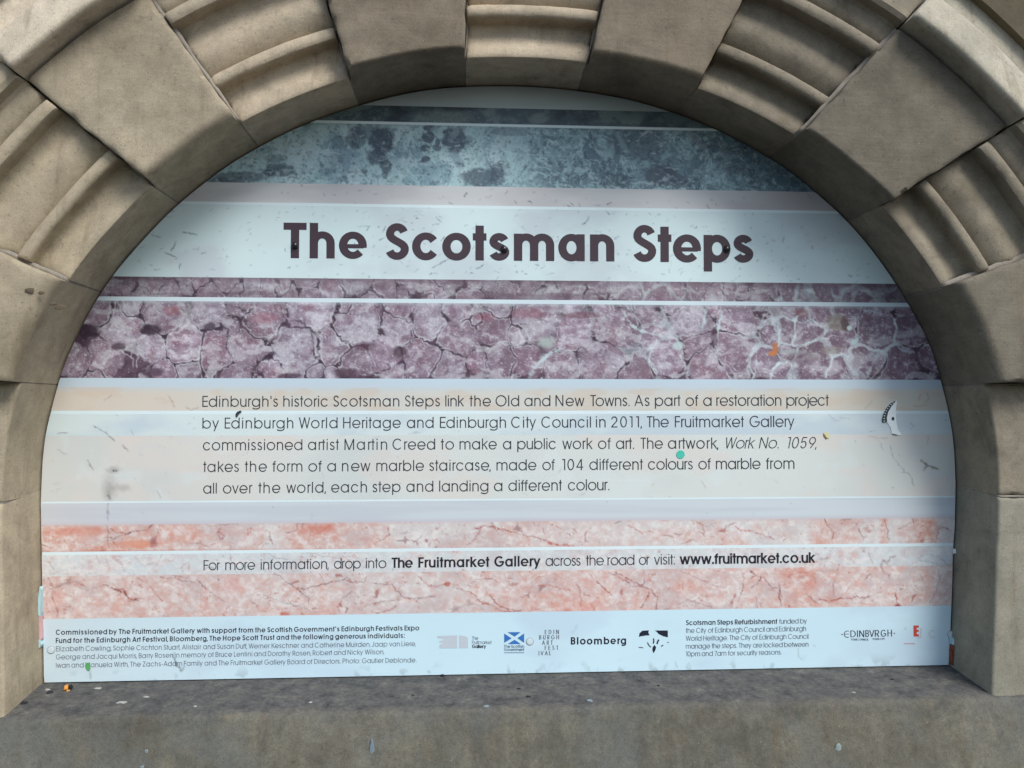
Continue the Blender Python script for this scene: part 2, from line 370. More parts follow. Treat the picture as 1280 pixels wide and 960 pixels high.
# ------------------------------------------------------------------ sill
def sill_material():
    m = stone_mat('sill_stone', (106, 103, 91), 1.0, dark=(70, 70, 66), dirty=.5, tool=.2)
    n = m.node_tree; L = n.links.new; b = n.nodes['Principled BSDF']; b.inputs['Roughness'].default_value = .8
    old = b.inputs['Base Color'].links[0].from_socket
    ge = N(n, 'ShaderNodeNewGeometry'); sx = N(n, 'ShaderNodeSeparateXYZ'); L(ge.outputs['Position'], sx.inputs[0])
    no = N(n, 'ShaderNodeTexNoise', i_Scale=22.0, i_Detail=6.0, i_Roughness=.65); L(ge.outputs['Position'], no.inputs['Vector'])
    ad = N(n, 'ShaderNodeMath', operation='MULTIPLY_ADD'); L(no.outputs[0], ad.inputs[0]); ad.inputs[1].default_value = .035; L(sx.outputs['Y'], ad.inputs[2])
    mr = N(n, 'ShaderNodeMapRange', interpolation_type='SMOOTHSTEP'); mr.inputs[1].default_value = -.140; mr.inputs[2].default_value = -.106; L(ad.outputs[0], mr.inputs[0])
    # grimy film where water lies on top
    gn2 = N(n, 'ShaderNodeTexNoise', i_Scale=30.0, i_Detail=8.0, i_Roughness=.7); L(ge.outputs['Position'], gn2.inputs['Vector'])
    rp = ramp(n, [(.28, tuple(lin((54, 54, 54)))), (.46, tuple(lin((80, 80, 79)))), (.62, tuple(lin((96, 95, 90)))), (.76, tuple(lin((126, 124, 120))))]); L(gn2.outputs[0], rp.inputs[0])
    mx = N(n, 'ShaderNodeMix', data_type='RGBA'); L(mr.outputs[0], mx.inputs[0]); L(rp.outputs[0], mx.inputs[7])
    # vertical weather streaks on the front
    mp2 = N(n, 'ShaderNodeMapping'); mp2.inputs['Scale'].default_value = (60, 8, 8); L(ge.outputs['Position'], mp2.inputs[0])
    st = N(n, 'ShaderNodeTexNoise', i_Scale=1.0, i_Detail=5.0, i_Roughness=.6); L(mp2.outputs[0], st.inputs['Vector'])
    sr = N(n, 'ShaderNodeMapRange'); sr.inputs[1].default_value = .3; sr.inputs[2].default_value = .7; sr.inputs[3].default_value = .90; sr.inputs[4].default_value = 1.12; L(st.outputs[0], sr.inputs[0])
    sc = N(n, 'ShaderNodeVectorMath', operation='SCALE'); L(old, sc.inputs[0]); L(sr.outputs[0], sc.inputs['Scale'])
    # bluish grey patches
    bn = N(n, 'ShaderNodeTexNoise', i_Scale=7.0, i_Detail=6.0, i_Roughness=.6); L(ge.outputs['Position'], bn.inputs['Vector'])
    br = ramp(n, [(.48, (0, 0, 0)), (.62, (.55, .55, .55))]); L(bn.outputs[0], br.inputs[0])
    m3 = N(n, 'ShaderNodeMix', data_type='RGBA'); L(br.outputs[0], m3.inputs[0]); L(sc.outputs[0], m3.inputs[6]); m3.inputs[7].default_value = (*lin((96, 99, 96)), 1)
    L(m3.outputs[2], mx.inputs[6])
    # coarse grit: light and dark grains
    g1 = N(n, 'ShaderNodeTexNoise', i_Scale=420.0, i_Detail=3.0, i_Roughness=.7); L(ge.outputs['Position'], g1.inputs['Vector'])
    g2 = N(n, 'ShaderNodeTexNoise', i_Scale=120.0, i_Detail=5.0, i_Roughness=.75); L(ge.outputs['Position'], g2.inputs['Vector'])
    ga = N(n, 'ShaderNodeMath', operation='ADD'); L(g1.outputs[0], ga.inputs[0]); L(g2.outputs[0], ga.inputs[1])
    gr_ = N(n, 'ShaderNodeMapRange'); gr_.inputs[1].default_value = .7; gr_.inputs[2].default_value = 1.3; gr_.inputs[3].default_value = .76; gr_.inputs[4].default_value = 1.27; L(ga.outputs[0], gr_.inputs[0])
    gs_ = N(n, 'ShaderNodeVectorMath', operation='SCALE'); L(mx.outputs[2], gs_.inputs[0]); L(gr_.outputs[0], gs_.inputs['Scale'])
    # pale scuffs
    sn = N(n, 'ShaderNodeTexNoise', i_Scale=38.0, i_Detail=9.0, i_Roughness=.75, i_Distortion=.6); L(ge.outputs['Position'], sn.inputs['Vector'])
    sr_ = ramp(n, [(.62, (0, 0, 0)), (.72, (.5, .5, .5))]); L(sn.outputs[0], sr_.inputs[0])
    sm_ = N(n, 'ShaderNodeMix', data_type='RGBA'); L(sr_.outputs[0], sm_.inputs[0]); L(gs_.outputs[0], sm_.inputs[6]); sm_.inputs[7].default_value = (*lin((138, 136, 126)), 1)
    L(sm_.outputs[2], b.inputs['Base Color'])
    return m
sp = [(-.05, 0)]+[(d, -.0145*max(0, d)/.134) for d in np.linspace(0, .132, 14)]+[(.138, -.0155), (.1425, -.0170), (.1460, -.0205), (.1480, -.0255)]+[(.148+.32*k*.01, -.0255-k*.01) for k in range(1, 17)]+[(.20, -.23)]
xs = np.linspace(-1.7, 1.9, 420); sv = []; sf = []
for x in xs:
    for d, z in sp:
        v = Vector((x*7, d*7, z*7)); n1 = mn.noise(v)*.0028+mn.noise(v*6)*.0012+mn.noise(v*19)*.0006
        edge = max(0, mn.noise(Vector((x*14, 3, 1)))+.6*mn.noise(Vector((x*50, 5, 2)))-.15)*.005*math.exp(-((d-.143)/.008)**2)
        sv.append((x, -(d+n1*(.2 if d < .12 else 1)-edge), ZSILL+z+(n1*.5 if d > .01 else 0)-edge))
mS = len(sp)
for i in range(len(xs)-1):
    for j in range(mS-1): a = i*mS+j; sf.append((a, a+mS, a+mS+1, a+1))
sill = mesh_obj('window_sill', sv, sf, sill_material(), None, smooth=True, origin=(0, -.07, ZSILL))
props(sill, label='wide weathered grey brown stone sill under the sign with a dirty top ledge', cat='sill')

# ------------------------------------------------------------------ the sign
sign = root('information_sign', (0, 0, ZB), label='large arched printed board titled The Scotsman Steps with bands of coloured marble', cat='sign')
SO = (0, 0, ZB)
pm, pn, pb = nmat('printed_vinyl', .42, .35)
at = N(pn, 'ShaderNodeAttribute', attribute_name='print'); pge = N(pn, 'ShaderNodeNewGeometry')
pno = N(pn, 'ShaderNodeTexNoise', i_Scale=2.2, i_Detail=4.0); pn.links.new(pge.outputs['Position'], pno.inputs['Vector'])
pmr = N(pn, 'ShaderNodeMapRange'); pmr.inputs[1].default_value = .3; pmr.inputs[2].default_value = .7; pmr.inputs[3].default_value = .96; pmr.inputs[4].default_value = 1.03; pn.links.new(pno.outputs[0], pmr.inputs[0])
psc = N(pn, 'ShaderNodeVectorMath', operation='SCALE'); pn.links.new(at.outputs['Color'], psc.inputs[0]); pn.links.new(pmr.outputs[0], psc.inputs['Scale'])
pn.links.new(psc.outputs[0], pb.inputs['Base Color'])
pbn = N(pn, 'ShaderNodeTexNoise', i_Scale=6.0, i_Detail=2.0); pn.links.new(pge.outputs['Position'], pbn.inputs['Vector'])
pbu = N(pn, 'ShaderNodeBump', i_Strength=.25, i_Distance=.004); pn.links.new(pbn.outputs[0], pbu.inputs['Height']); pn.links.new(pbu.outputs[0], pb.inputs['Normal'])

brd = np.concatenate([ll[:-1], up, lr[1:]]); brd[0, 1] = brd[-1, 1] = ZB
nb = len(brd); bv = [(x, .0003, z) for x, z in brd]+[(x, .0050, z) for x, z in brd]
bfaces = [tuple(range(nb)), tuple(reversed(range(nb, 2*nb)))]+[(i, nb+i, nb+(i+1) % nb, (i+1) % nb) for i in range(nb)]
mesh_obj('backing_board', bv, bfaces, plain('board_edge', (196, 176, 150), .6), sign)

XL, XR = up[:, 0].min(), up[:, 0].max()
def ztop(x): return np.interp(x, up[:, 0], up[:, 1])
def zlow(x):
    z = np.full_like(x, ZB)
    l = np.interp(x, ll[::-1, 0], ll[::-1, 1]); z = np.where(x < ll[0, 0], l, z)
    r = np.interp(x, lr[::-1, 0], lr[::-1, 1]); z = np.where(x > lr[-1, 0], r, z)
    return z
PXM = D/FPX    # metres per photo pixel on the sign

class Band:
    def __init__(s, y0, y1, step):
        s.z1, s.z0 = Z0(y0), Z0(y1); s.step = step
        nx = int((XR-XL)/(PXM*step)); nz = max(1, int(round((s.z1-s.z0)/(PXM*step))))
        xs = np.linspace(XL, XR, nx+1); zt = ztop(xs); keep = zt > s.z0
        i0, i1 = np.argmax(keep), len(keep)-1-np.argmax(keep[::-1]); i0 = max(0, i0-1); i1 = min(nx, i1+1)
        xs = xs[i0:i1+1]; zs = np.linspace(s.z1, s.z0, nz+1)
        X, Z = np.meshgrid(xs, zs); s.X = X
        s.Z = np.maximum(np.minimum(Z, ztop(xs)[None, :]), np.minimum(zlow(xs), ztop(xs))[None, :])
        s.px, s.py = proj(X, s.Z)
        s.v = (s.z1-Z)/(s.z1-s.z0)       # 0 top .. 1 bottom
        s.C = np.zeros(X.shape+(3,))
    def fill(s, c): s.C[:] = c
    def stroke(s, pts, w, col, a=1., soft=.7):
        pts = np.array(pts, float); x0, y0 = pts.min(0)-w-2; x1, y1 = pts.max(0)+w+2
        m = (s.px > x0) & (s.px < x1) & (s.py > y0) & (s.py < y1)
        if not m.any(): return
        px, py = s.px[m], s.py[m]; dm = np.full(px.shape, 1e9)
        for (ax, ay), (bx, by) in zip(pts[:-1], pts[1:]):
            vx, vy = bx-ax, by-ay; t = np.clip(((px-ax)*vx+(py-ay)*vy)/(vx*vx+vy*vy+1e-9), 0, 1)
            dm = np.minimum(dm, np.hypot(px-ax-vx*t, py-ay-vy*t))
        dm = dm+(vn(px*.75, py*.75, 5)-.42)*min(1.6, .5+w*.5)
        al = a*np.clip(1-(dm-w/2)/soft, 0, 1); s.C[m] = s.C[m]*(1-al[:, None])+np.asarray(col, float)*al[:, None]
    def wiggle(s, pts, w, col, a=1., amp=1.2, seed=0, step=2.2):
        p = np.array(pts, float); p = resample(p, step) if len(p) > 1 else p; r = np.random.default_rng(seed)
        p = p + r.normal(0, amp*.5, p.shape)
        brk = r.random(len(p))
        for k in range(len(p)-1): s.stroke(p[k:k+2], w*(.08+.9*brk[k]**1.8), col, a*(.30+.5*brk[-k-1]), .9)
    def blob(s, cx, cy, rx, ry, col, a=1., edge=.35, ns=.12, seed=0, rag=.5):
        d = np.hypot((s.px-cx)/rx, (s.py-cy)/ry)+(fbm(s.px*ns, s.py*ns, seed, 4)-.5)*2*rag
        t = a*(1-sm(1-edge, 1+edge, d)); s.C = mix(s.C, col, t)
    def build(s, name, label=None):
        r, c = s.X.shape; co = np.stack([s.X, np.zeros_like(s.X), s.Z], -1).reshape(-1, 3)
        idx = np.arange(r*c).reshape(r, c); q = np.stack([idx[:-1, :-1], idx[1:, :-1], idx[1:, 1:], idx[:-1, 1:]], -1).reshape(-1, 4)
        Z = s.Z; hgt = np.abs(Z[:-1, :-1]-Z[1:, :-1])+np.abs(Z[:-1, 1:]-Z[1:, 1:]); q = q[(hgt > 1e-7).ravel()]
        o = fast_mesh(name, co, q, pm, sign, (s.C.reshape(-1, 3)*np.array([.89, .92, .885])).clip(.003, .93), SO)
        if label: o['label'] = label
        return o
L3 = lambda *c: lin(c)
def flecks(b, n, col, seed, lmin=1.5, lmax=7, w=.8, a=.8, xr=(60, 1190), ang=None):
    r = np.random.default_rng(seed); y0, y1 = b.py.min(), b.py.max()
    for _ in range(n):
        x, y = r.uniform(*xr), r.uniform(y0, y1); l = lmin+(lmax-lmin)*r.random()**2.5; t = r.uniform(-1.2, 1.2) if ang is None else r.normal(ang, .5)
        m = (x+l*.5*math.cos(t)+r.normal(0, .5), y+l*.5*math.sin(t)+r.normal(0, .5))
        b.stroke([(x, y), m, (x+l*math.cos(t), y+l*math.sin(t))], w*r.uniform(.4, 1.2), col, a*r.uniform(.25, 1))
WHITE = L3(224, 238, 244)
def line(y0, y1, col=WHITE, name='printed_line'):
    b = Band(y0, y1, 1.5); b.fill(col); b.C *= (1+.08*(fbm(b.px*.05, b.py*.3, 3, 3)-.5))[..., None]; b.build(name)

# top: pale grey
b = Band(100, 135.5, 1.6); b.fill(L3(178, 190, 194)); b.C *= (1+.15*(fbm(b.px*.02, b.py*.1, 5)-.5))[..., None]; b.build('marble_band', 'plain pale grey band at the top of the arch')
# dark slate
b = Band(135.5, 155.3, 1.1); n1 = fbm(b.px*.035, b.py*.06, 8, 6, .6); b.fill(L3(74, 90, 102))
b.C = mix(b.C, L3(120, 138, 140), sm(.50, .72, n1)*.8); b.C = mix(b.C, L3(48, 58, 70), sm(.5, .3, n1)*.8)
b.blob(560, 148, 30, 9, L3(128, 145, 145), .6, .6, .1, 3); b.C = mix(b.C, L3(150, 165, 175), sm(.62, .75, vn(b.px*.6, b.py*.6, 4))*.25*sm(.4, .6, fbm(b.px*.02, b.py*.05, 3)))
b.build('marble_band', 'dark slate blue marble band'); line(155.3, 158.6)
# blue marble
b = Band(158.6, 233.8, 1.0); X, Y = b.px, b.py
wx = X+14*(fbm(X*.03, Y*.03, 21)-.5)*2; wy = Y+14*(fbm(X*.03, Y*.03, 22)-.5)*2
n1 = fbm(wx*.035, wy*.035, 23, 6, .62); n2 = fbm(wx*.16, wy*.16, 24, 5, .68); n3 = fbm(X*.5, Y*.5, 25, 3, .6)
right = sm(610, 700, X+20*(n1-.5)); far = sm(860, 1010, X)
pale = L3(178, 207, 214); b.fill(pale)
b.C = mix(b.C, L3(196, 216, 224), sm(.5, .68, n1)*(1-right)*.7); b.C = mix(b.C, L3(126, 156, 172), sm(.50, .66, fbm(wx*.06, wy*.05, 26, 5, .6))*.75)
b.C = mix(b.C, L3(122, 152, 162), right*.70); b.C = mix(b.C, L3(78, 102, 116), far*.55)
b.C = mix(b.C, L3(72, 96, 110), sm(.52, .68, n2)*(.40*right+.22))
b.C = mix(b.C, L3(80, 104, 118), sm(.53, .63, n1)*right*.55)
b.C = mix(b.C, L3(176, 206, 214), sm(.54, .64, fbm(wx*.22, wy*.22, 28, 5, .7))*sm(.45, .6, fbm(X*.02, Y*.03, 29)+.12*sm(190, 225, Y))*right*(1-far*.6)*.85)
dk = L3(74, 88, 104)
for (cx, cy, rx, ry, a) in [(445, 173, 12, 14, .7), (478, 176, 15, 17, .95), (456, 163, 18, 7, .6), (470, 196, 14, 9, .75), (482, 208, 7, 9, .8), (425, 178, 10, 8, .35), (536, 160, 7, 4, .8), (535, 171, 8, 8, .9),
        (568, 173, 15, 15, .9), (532, 185, 6, 4, .85), (546, 185, 5, 4, .8), (532, 199, 5.5, 4.5, .85), (547, 177, 3, 5, .8), (350, 213, 18, 8, .75), (335, 216, 7, 4, .8), (300, 222, 30, 7, .65), (275, 227, 18, 5, .6), (600, 222, 22, 11, .8), (622, 218, 9, 13, .75),
        (570, 187, 6, 4, .6), (345, 198, 14, 5, .45), (420, 200, 9, 7, .3), (455, 214, 4, 3, .7), (481, 219, 4, 4, .7), (798, 178, 34, 22, .62), (826, 220, 20, 13, .85), (850, 228, 14, 7, .7), (640, 165, 26, 5, .4), (770, 226, 26, 8, .5), (960, 200, 60, 28, .45), (1005, 225, 40, 16, .4), (905, 178, 40, 12, .35)]:
    b.blob(cx, cy, rx*1.04, ry*1.04, dk, a, .18, .16, int(cx), .30)
b.C = mix(b.C, L3(58, 72, 88), sm(.60, .72, fbm(X*.32, Y*.32, 31, 4, .6))*.55); b.C = mix(b.C, L3(198, 218, 224), sm(.58, .74, fbm(wx*.12, wy*.26, 33, 5, .65))*.5*(1-.6*far))
b.C = mix(b.C, L3(205, 220, 226), sm(.93, .985, ridge(wx*.03, wy*.045, 34, 3))*.35)
vv = ridge(wx*.05+.3*n2, wy*.07, 36, 5); b.C = mix(b.C, L3(188, 212, 216), sm(.80, .93, vv)*(.30+.35*right)*(1-.5*far))
b.C = mix(b.C, L3(52, 70, 84), sm(.84, .94, ridge(wx*.09, wy*.06, 37, 4))*.4)
b.stroke([(772, 168), (778, 180), (784, 190)], 3, L3(150, 175, 185), .6, 3); b.stroke([(862, 168), (872, 176), (880, 184)], 3, L3(135, 145, 155), .6, 3)
b.C *= (1+.30*(n3-.5))[..., None]
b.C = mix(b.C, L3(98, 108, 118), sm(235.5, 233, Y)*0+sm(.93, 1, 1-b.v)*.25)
flecks(b, 150, L3(50, 62, 84), 41, 1, 2.5, 1.2, .7, (250, 640)); flecks(b, 60, L3(200, 222, 228), 42, 1, 2.5, 1., .5, (560, 960))
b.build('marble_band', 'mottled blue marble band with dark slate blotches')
# pinkish grey
b = Band(233.8, 257.6, 1.2); n1 = fbm(b.px*.012, b.py*.05, 51, 4); b.fill(L3(206, 206, 209)); b.C = mix(b.C, L3(196, 192, 196), sm(.4, .7, n1)*.8)
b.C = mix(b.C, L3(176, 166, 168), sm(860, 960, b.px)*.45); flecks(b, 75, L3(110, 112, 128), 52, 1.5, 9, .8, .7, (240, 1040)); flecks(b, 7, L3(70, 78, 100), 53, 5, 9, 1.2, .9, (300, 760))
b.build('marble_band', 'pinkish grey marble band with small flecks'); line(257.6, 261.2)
# title band
b = Band(261.2, 350.2, 1.15); b.fill(L3(212, 228, 232)); n1 = fbm(b.px*.012, b.py*.02, 61, 5); b.C = mix(b.C, L3(202, 212, 219), sm(.45, .72, n1)*.9); b.C = mix(b.C, L3(214, 232, 236), sm(.5, .25, n1)*.7)
flecks(b, 330, L3(120, 140, 162), 62, 1.5, 9, .8, .5, (130, 1130), -.4); flecks(b, 85, L3(76, 88, 112), 63, 1.5, 7, .8, .8, (150, 1100), -.4)
for p in [[(545, 262+10), (552, 278)], [(757, 262), (762, 268)], [(728, 280), (734, 276), (736, 271)], [(452, 282), (462, 283)], [(478, 297), (474, 301), (480, 297)], [(220, 302), (214, 314)], [(206, 316), (214, 319), (221, 322)], [(228, 290), (240, 292), (246, 293)], [(188, 293), (200, 297)], [(518, 340), (523, 336)], [(540, 335), (556, 326), (563, 322)], [(596, 336), (606, 330)]]: b.wiggle(p, 1.3, L3(72, 86, 112), .85, .6, int(p[0][0]))
b.build('marble_band', 'pale blue white marble band carrying the title')
# purple strip
def purple(b, seeds, dens, dark_gap, sd):
    X, Y = b.px, b.py
    wx = X+9*(fbm(X*.045, Y*.045, sd, 3)-.5)*2+1.0*(vn(X*.3, Y*.3, sd+1)-.5)*2; wy = Y+9*(fbm(X*.045, Y*.045, sd+2, 3)-.5)*2+1.0*(vn(X*.3, Y*.3, sd+3)-.5)*2
    F1 = np.full(X.shape, 1e9); F2 = F1.copy(); F3 = F1.copy(); ID = np.zeros(X.shape, int)
    for i, (cx, cy, r) in enumerate(seeds):
        d = (np.hypot(wx-cx, (wy-cy))/r-1)*math.sqrt(r/20)
        n_ = d < F1; F3 = np.where(d < F1, F2, np.where(d < F2, F2, np.minimum(F3, d))); F2 = np.where(n_, F1, np.minimum(F2, d)); ID = np.where(n_, i, ID); F1 = np.where(n_, d, F1)
    e = F2-F1; e = e*(.55+.9*fbm(X*.06, Y*.06, sd+41, 3)); r = np.random.default_rng(sd); hue = r.random((len(seeds), 2))
    n1 = fbm(X*.05, Y*.05, sd+5, 5, .6); n2 = fbm(X*.15, Y*.15, sd+7, 5, .7); n3 = vn(X*.9, Y*.9, sd+9)
    rt = sm(900, 1000, X)
    b.fill(L3(152, 135, 149)); b.C = mix(b.C, L3(180, 174, 186), sm(.35, .9, hue[ID, 0])*.6)
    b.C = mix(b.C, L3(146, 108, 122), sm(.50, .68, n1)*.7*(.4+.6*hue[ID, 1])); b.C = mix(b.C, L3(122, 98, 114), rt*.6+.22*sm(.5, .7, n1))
    b.C = mix(b.C, L3(196, 193, 203), sm(.52, .74, n2)*.42); b.C = mix(b.C, L3(112, 90, 106), sm(.48, .30, n2)*.42)
    b.C = mix(b.C, L3(112, 92, 108), sm(-.45, .12, F1)*.38)
    b.C = mix(b.C, L3(210, 205, 212), sm(.82, .9, n3)*.35)
    fv = ridge(wx*.045+.4*n2, wy*.06, sd+71, 4); b.C = mix(b.C, L3(206, 204, 212), sm(.84, .93, fv)*.55); b.C = mix(b.C, L3(98, 70, 88), sm(.86, .94, ridge(wx*.05, wy*.05+.4*n2, sd+81, 4))*.5)
    # pale rims and dark seams
    b.C = mix(b.C, L3(196, 194, 204), sm(.22, .12, e)*sm(.04, .12, e)*.5*sm(.4, .6, fbm(X*.03, Y*.03, sd+11)))
    gapm = sm(.15, .03, e)*sm(.40, .56, fbm(X*.045, Y*.045, sd+13)+.04); white = sm(560, 1000, X)*sm(.46, .56, fbm(X*.025, Y*.035, sd+17))
    b.C = mix(b.C, L3(74, 56, 72), gapm*dark_gap*(1-white*.9)); b.C = mix(b.C, L3(198, 212, 217), sm(.17, .06, e)*white*.9)
    tri = sm(.42, .20, F3-F1+.7*(n1-.5))*sm(.34, .14, e+.3*(n2-.5)); b.C = mix(b.C, L3(66, 46, 62), tri*.9*(1-white*.75)); b.C = mix(b.C, L3(206, 214, 218), tri*white*.6)
    hole = sm(.10, .26, F1+.3*(n1-.5)); b.C = mix(b.C, L3(76, 54, 70), hole*.9*(1-white*.6)); b.C = mix(b.C, L3(190, 198, 206), hole*white*.5)
    st_ = fbm(wx*.05+Y*.03, wy*.11-X*.02, sd+31, 4); b.C = mix(b.C, L3(198, 194, 202), sm(.55, .68, st_)*.5); b.C = mix(b.C, L3(120, 96, 112), sm(.44, .34, st_)*.4)
    rim = sm(.30, .20, e)*sm(.10, .18, e)*sm(.42, .56, fbm(X*.035+9, Y*.035, sd+61, 3)); b.C = mix(b.C, L3(214, 214, 220), rim*.42)
    v = ridge(wx*.022, wy*.03, sd+19, 4); b.C = mix(b.C, L3(200, 206, 214), sm(.90, .97, v)*.55*sm(.45, .6, fbm(X*.02, Y*.02, sd+23)))
    b.C *= (1+.24*(n3-.5)+.26*(n2-.5)+.22*(hue[ID, 1]-.5))[..., None]; b.C = mix(b.C, L3(222, 220, 226), sm(.68, .80, fbm(X*.3, Y*.3, sd+51, 4, .6))*.5)
NOD = [(119, 390, 15), (150, 412, 24), (130, 447, 22), (92, 450, 18), (205, 395, 24), (192, 432, 18), (230, 430, 25), (265, 437, 22), (262, 392, 20), (302, 382, 14), (307, 437, 20), (207, 463, 12), (234, 463, 14), (120, 470, 12), (295, 468, 14), (287, 412, 11), (165, 385, 10),
       (335, 395, 22), (370, 438, 33), (324, 440, 12), (340, 460, 16), (387, 392, 28), (450, 402, 30), (430, 384, 8), (412, 432, 22), (447, 452, 18), (476, 438, 22), (390, 461, 13), (415, 470, 10), (495, 409, 22), (502, 385, 18), (535, 400, 22), (467, 383, 6), (572, 420, 27), (525, 449, 24), (560, 457, 20),
       (575, 388, 15), (596, 401, 6), (593, 452, 14), (620, 412, 20), (622, 450, 18), (493, 469, 16), (621, 386, 10), (644, 417, 12), (672, 400, 27), (660, 452, 18), (687, 430, 8), (715, 415, 24), (700, 460, 20), (752, 453, 26), (765, 411, 25), (755, 385, 12), (810, 394, 14), (835, 446, 22), (795, 464, 18),
       (815, 416, 14), (865, 402, 21), (870, 431, 18), (887, 457, 22), (918, 438, 25), (920, 400, 23), (955, 452, 14), (967, 417, 13), (984, 412, 13), (1007, 417, 15), (1017, 452, 21), (1055, 422, 21), (1092, 416, 27), (1087, 447, 17), (1120, 457, 22), (1142, 412, 22), (1161, 448, 14), (1136, 391, 13), (1045, 462, 13),
       (990, 388, 12), (1025, 392, 12), (845, 384, 10), (1060, 390, 12), (710, 386, 10), (895, 384, 8), (985, 440, 10), (975, 465, 9)]
sd2 = np.random.default_rng(3); strip = [(x+sd2.normal(0, 6), sd2.choice([352, 361, 371]), sd2.uniform(9, 19)) for x in range(110, 1150, 17)]
b = Band(350.2, 374.6, 1.0)
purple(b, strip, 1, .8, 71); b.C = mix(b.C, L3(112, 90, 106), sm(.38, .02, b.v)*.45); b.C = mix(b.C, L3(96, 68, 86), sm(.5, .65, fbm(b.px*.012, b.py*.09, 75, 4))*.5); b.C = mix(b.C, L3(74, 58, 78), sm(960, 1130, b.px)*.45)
b.C *= .93
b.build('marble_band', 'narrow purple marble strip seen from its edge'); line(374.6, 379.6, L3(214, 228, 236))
b = Band(379.6, 473.6, 1.0); purple(b, NOD, 1, 1.0, 81)
for p, wd, c, a in [([(363, 401), (378, 402), (388, 414), (392, 430), (392, 445), (402, 452)], 2.2, (66, 50, 66), .9), ([(350, 380), (354, 396), (360, 404)], 1.2, (70, 52, 68), .8), ([(513, 411), (515, 420), (512, 430)], 1.8, (66, 50, 66), .85), ([(504, 398), (512, 404), (520, 392)], 2.4, (70, 52, 68), .8),
      ([(475, 385), (477, 405)], 1.3, (76, 58, 72), .8), ([(778, 388), (786, 402), (796, 412), (810, 416), (826, 420)], 4, (196, 210, 216), .75), ([(826, 384), (832, 400), (842, 412)], 4, (186, 198, 206), .5), ([(846, 418), (853, 430), (857, 450)], 1.6, (60, 46, 60), .85), ([(882, 388), (880, 402), (877, 412)], 5, (192, 208, 214), .7),
      ([(904, 390), (898, 405), (897, 420)], 3, (196, 210, 216), .7), ([(945, 430), (946, 450), (944, 468)], 2.5, (190, 206, 212), .7), ([(662, 470), (672, 455), (690, 440), (705, 436)], 5, (190, 206, 212), .65), ([(815, 430), (812, 450), (822, 466)], 2.5, (196, 212, 216), .7), ([(963, 390), (968, 410), (975, 425)], 3.5, (190, 206, 212), .6),
      ([(990, 398), (1000, 404), (1012, 400)], 2.5, (198, 212, 216), .7), ([(1080, 388), (1095, 390), (1105, 394)], 6, (192, 196, 206), .7), ([(1120, 430), (1128, 438), (1142, 440)], 6, (182, 186, 198), .6), ([(1085, 468), (1093, 450), (1098, 440)], 4, (190, 204, 210), .6), ([(1106, 378), (1109, 392)], 1.6, (66, 46, 60), .7), ([(1118, 425), (1122, 412)], 1.6, (180, 206, 206), .7),
      ([(295, 383), (310, 391), (318, 384)], 3.4, (58, 42, 56), .85), ([(272, 402), (285, 412), (283, 436), (290, 446)], 3.0, (62, 46, 62), .8)]: b.wiggle(p, wd, L3(*c), a, 1.3, int(p[0][0]))
for cx, cy, rx, ry, c, a in [(108, 414, 14, 9, (66, 50, 66), .9), (188, 412, 14, 7, (62, 46, 62), .9), (148, 433, 8, 5, (70, 50, 64), .8), (262, 408, 7, 5, (64, 46, 62), .8), (500, 440, 8, 7, (80, 58, 72), .8), (456, 433, 14, 6, (92, 62, 78), .7), (430, 465, 16, 5, (86, 62, 78), .8), (362, 470, 14, 4, (84, 62, 78), .8), (190, 465, 16, 6, (88, 66, 82), .8),
      (683, 428, 9, 7, (168, 180, 176), .7), (848, 432, 6, 5, (186, 202, 204), .8), (1046, 404, 14, 10, (142, 132, 124), .75), (1056, 405, 5, 9, (88, 62, 66), .7), (969, 436, 3.5, 7, (188, 120, 72), .9), (965, 442, 4, 3, (200, 130, 74), .8), (1040, 438, 13, 5, (150, 138, 136), .7), (1015, 445, 10, 4, (186, 182, 186), .7), (990, 440, 14, 3.5, (170, 176, 178), .6),
      (1062, 410, 3, 3, (206, 222, 222), .9), (1068, 427, 4, 3, (190, 212, 210), .8), (215, 388, 10, 6, (150, 92, 100), .5), (330, 398, 16, 7, (152, 98, 112), .5), (660, 392, 20, 6, (136, 82, 98), .55), (730, 394, 26, 4, (110, 66, 82), .6), (605, 396, 14, 5, (140, 84, 100), .5), (1003, 391, 9, 5, (140, 92, 94), .6), (893, 420, 4, 12, (82, 58, 72), .6), (1003, 448, 18, 8, (100, 74, 92), .5)]:
    b.blob(cx, cy, rx, ry, L3(*c), a, .3, .2, int(cx), .35)
b.C = .27*(b.C/.27)**1.12*1.04
flecks(b, 160, L3(216, 216, 222), 88, 1, 3, 1, .6, (80, 1170))
b.C = mix(b.C, L3(205, 214, 222), sm(.05, 0, b.v)*.35)
b.build('marble_band', 'purple marble band of rounded nodules with dark seams')
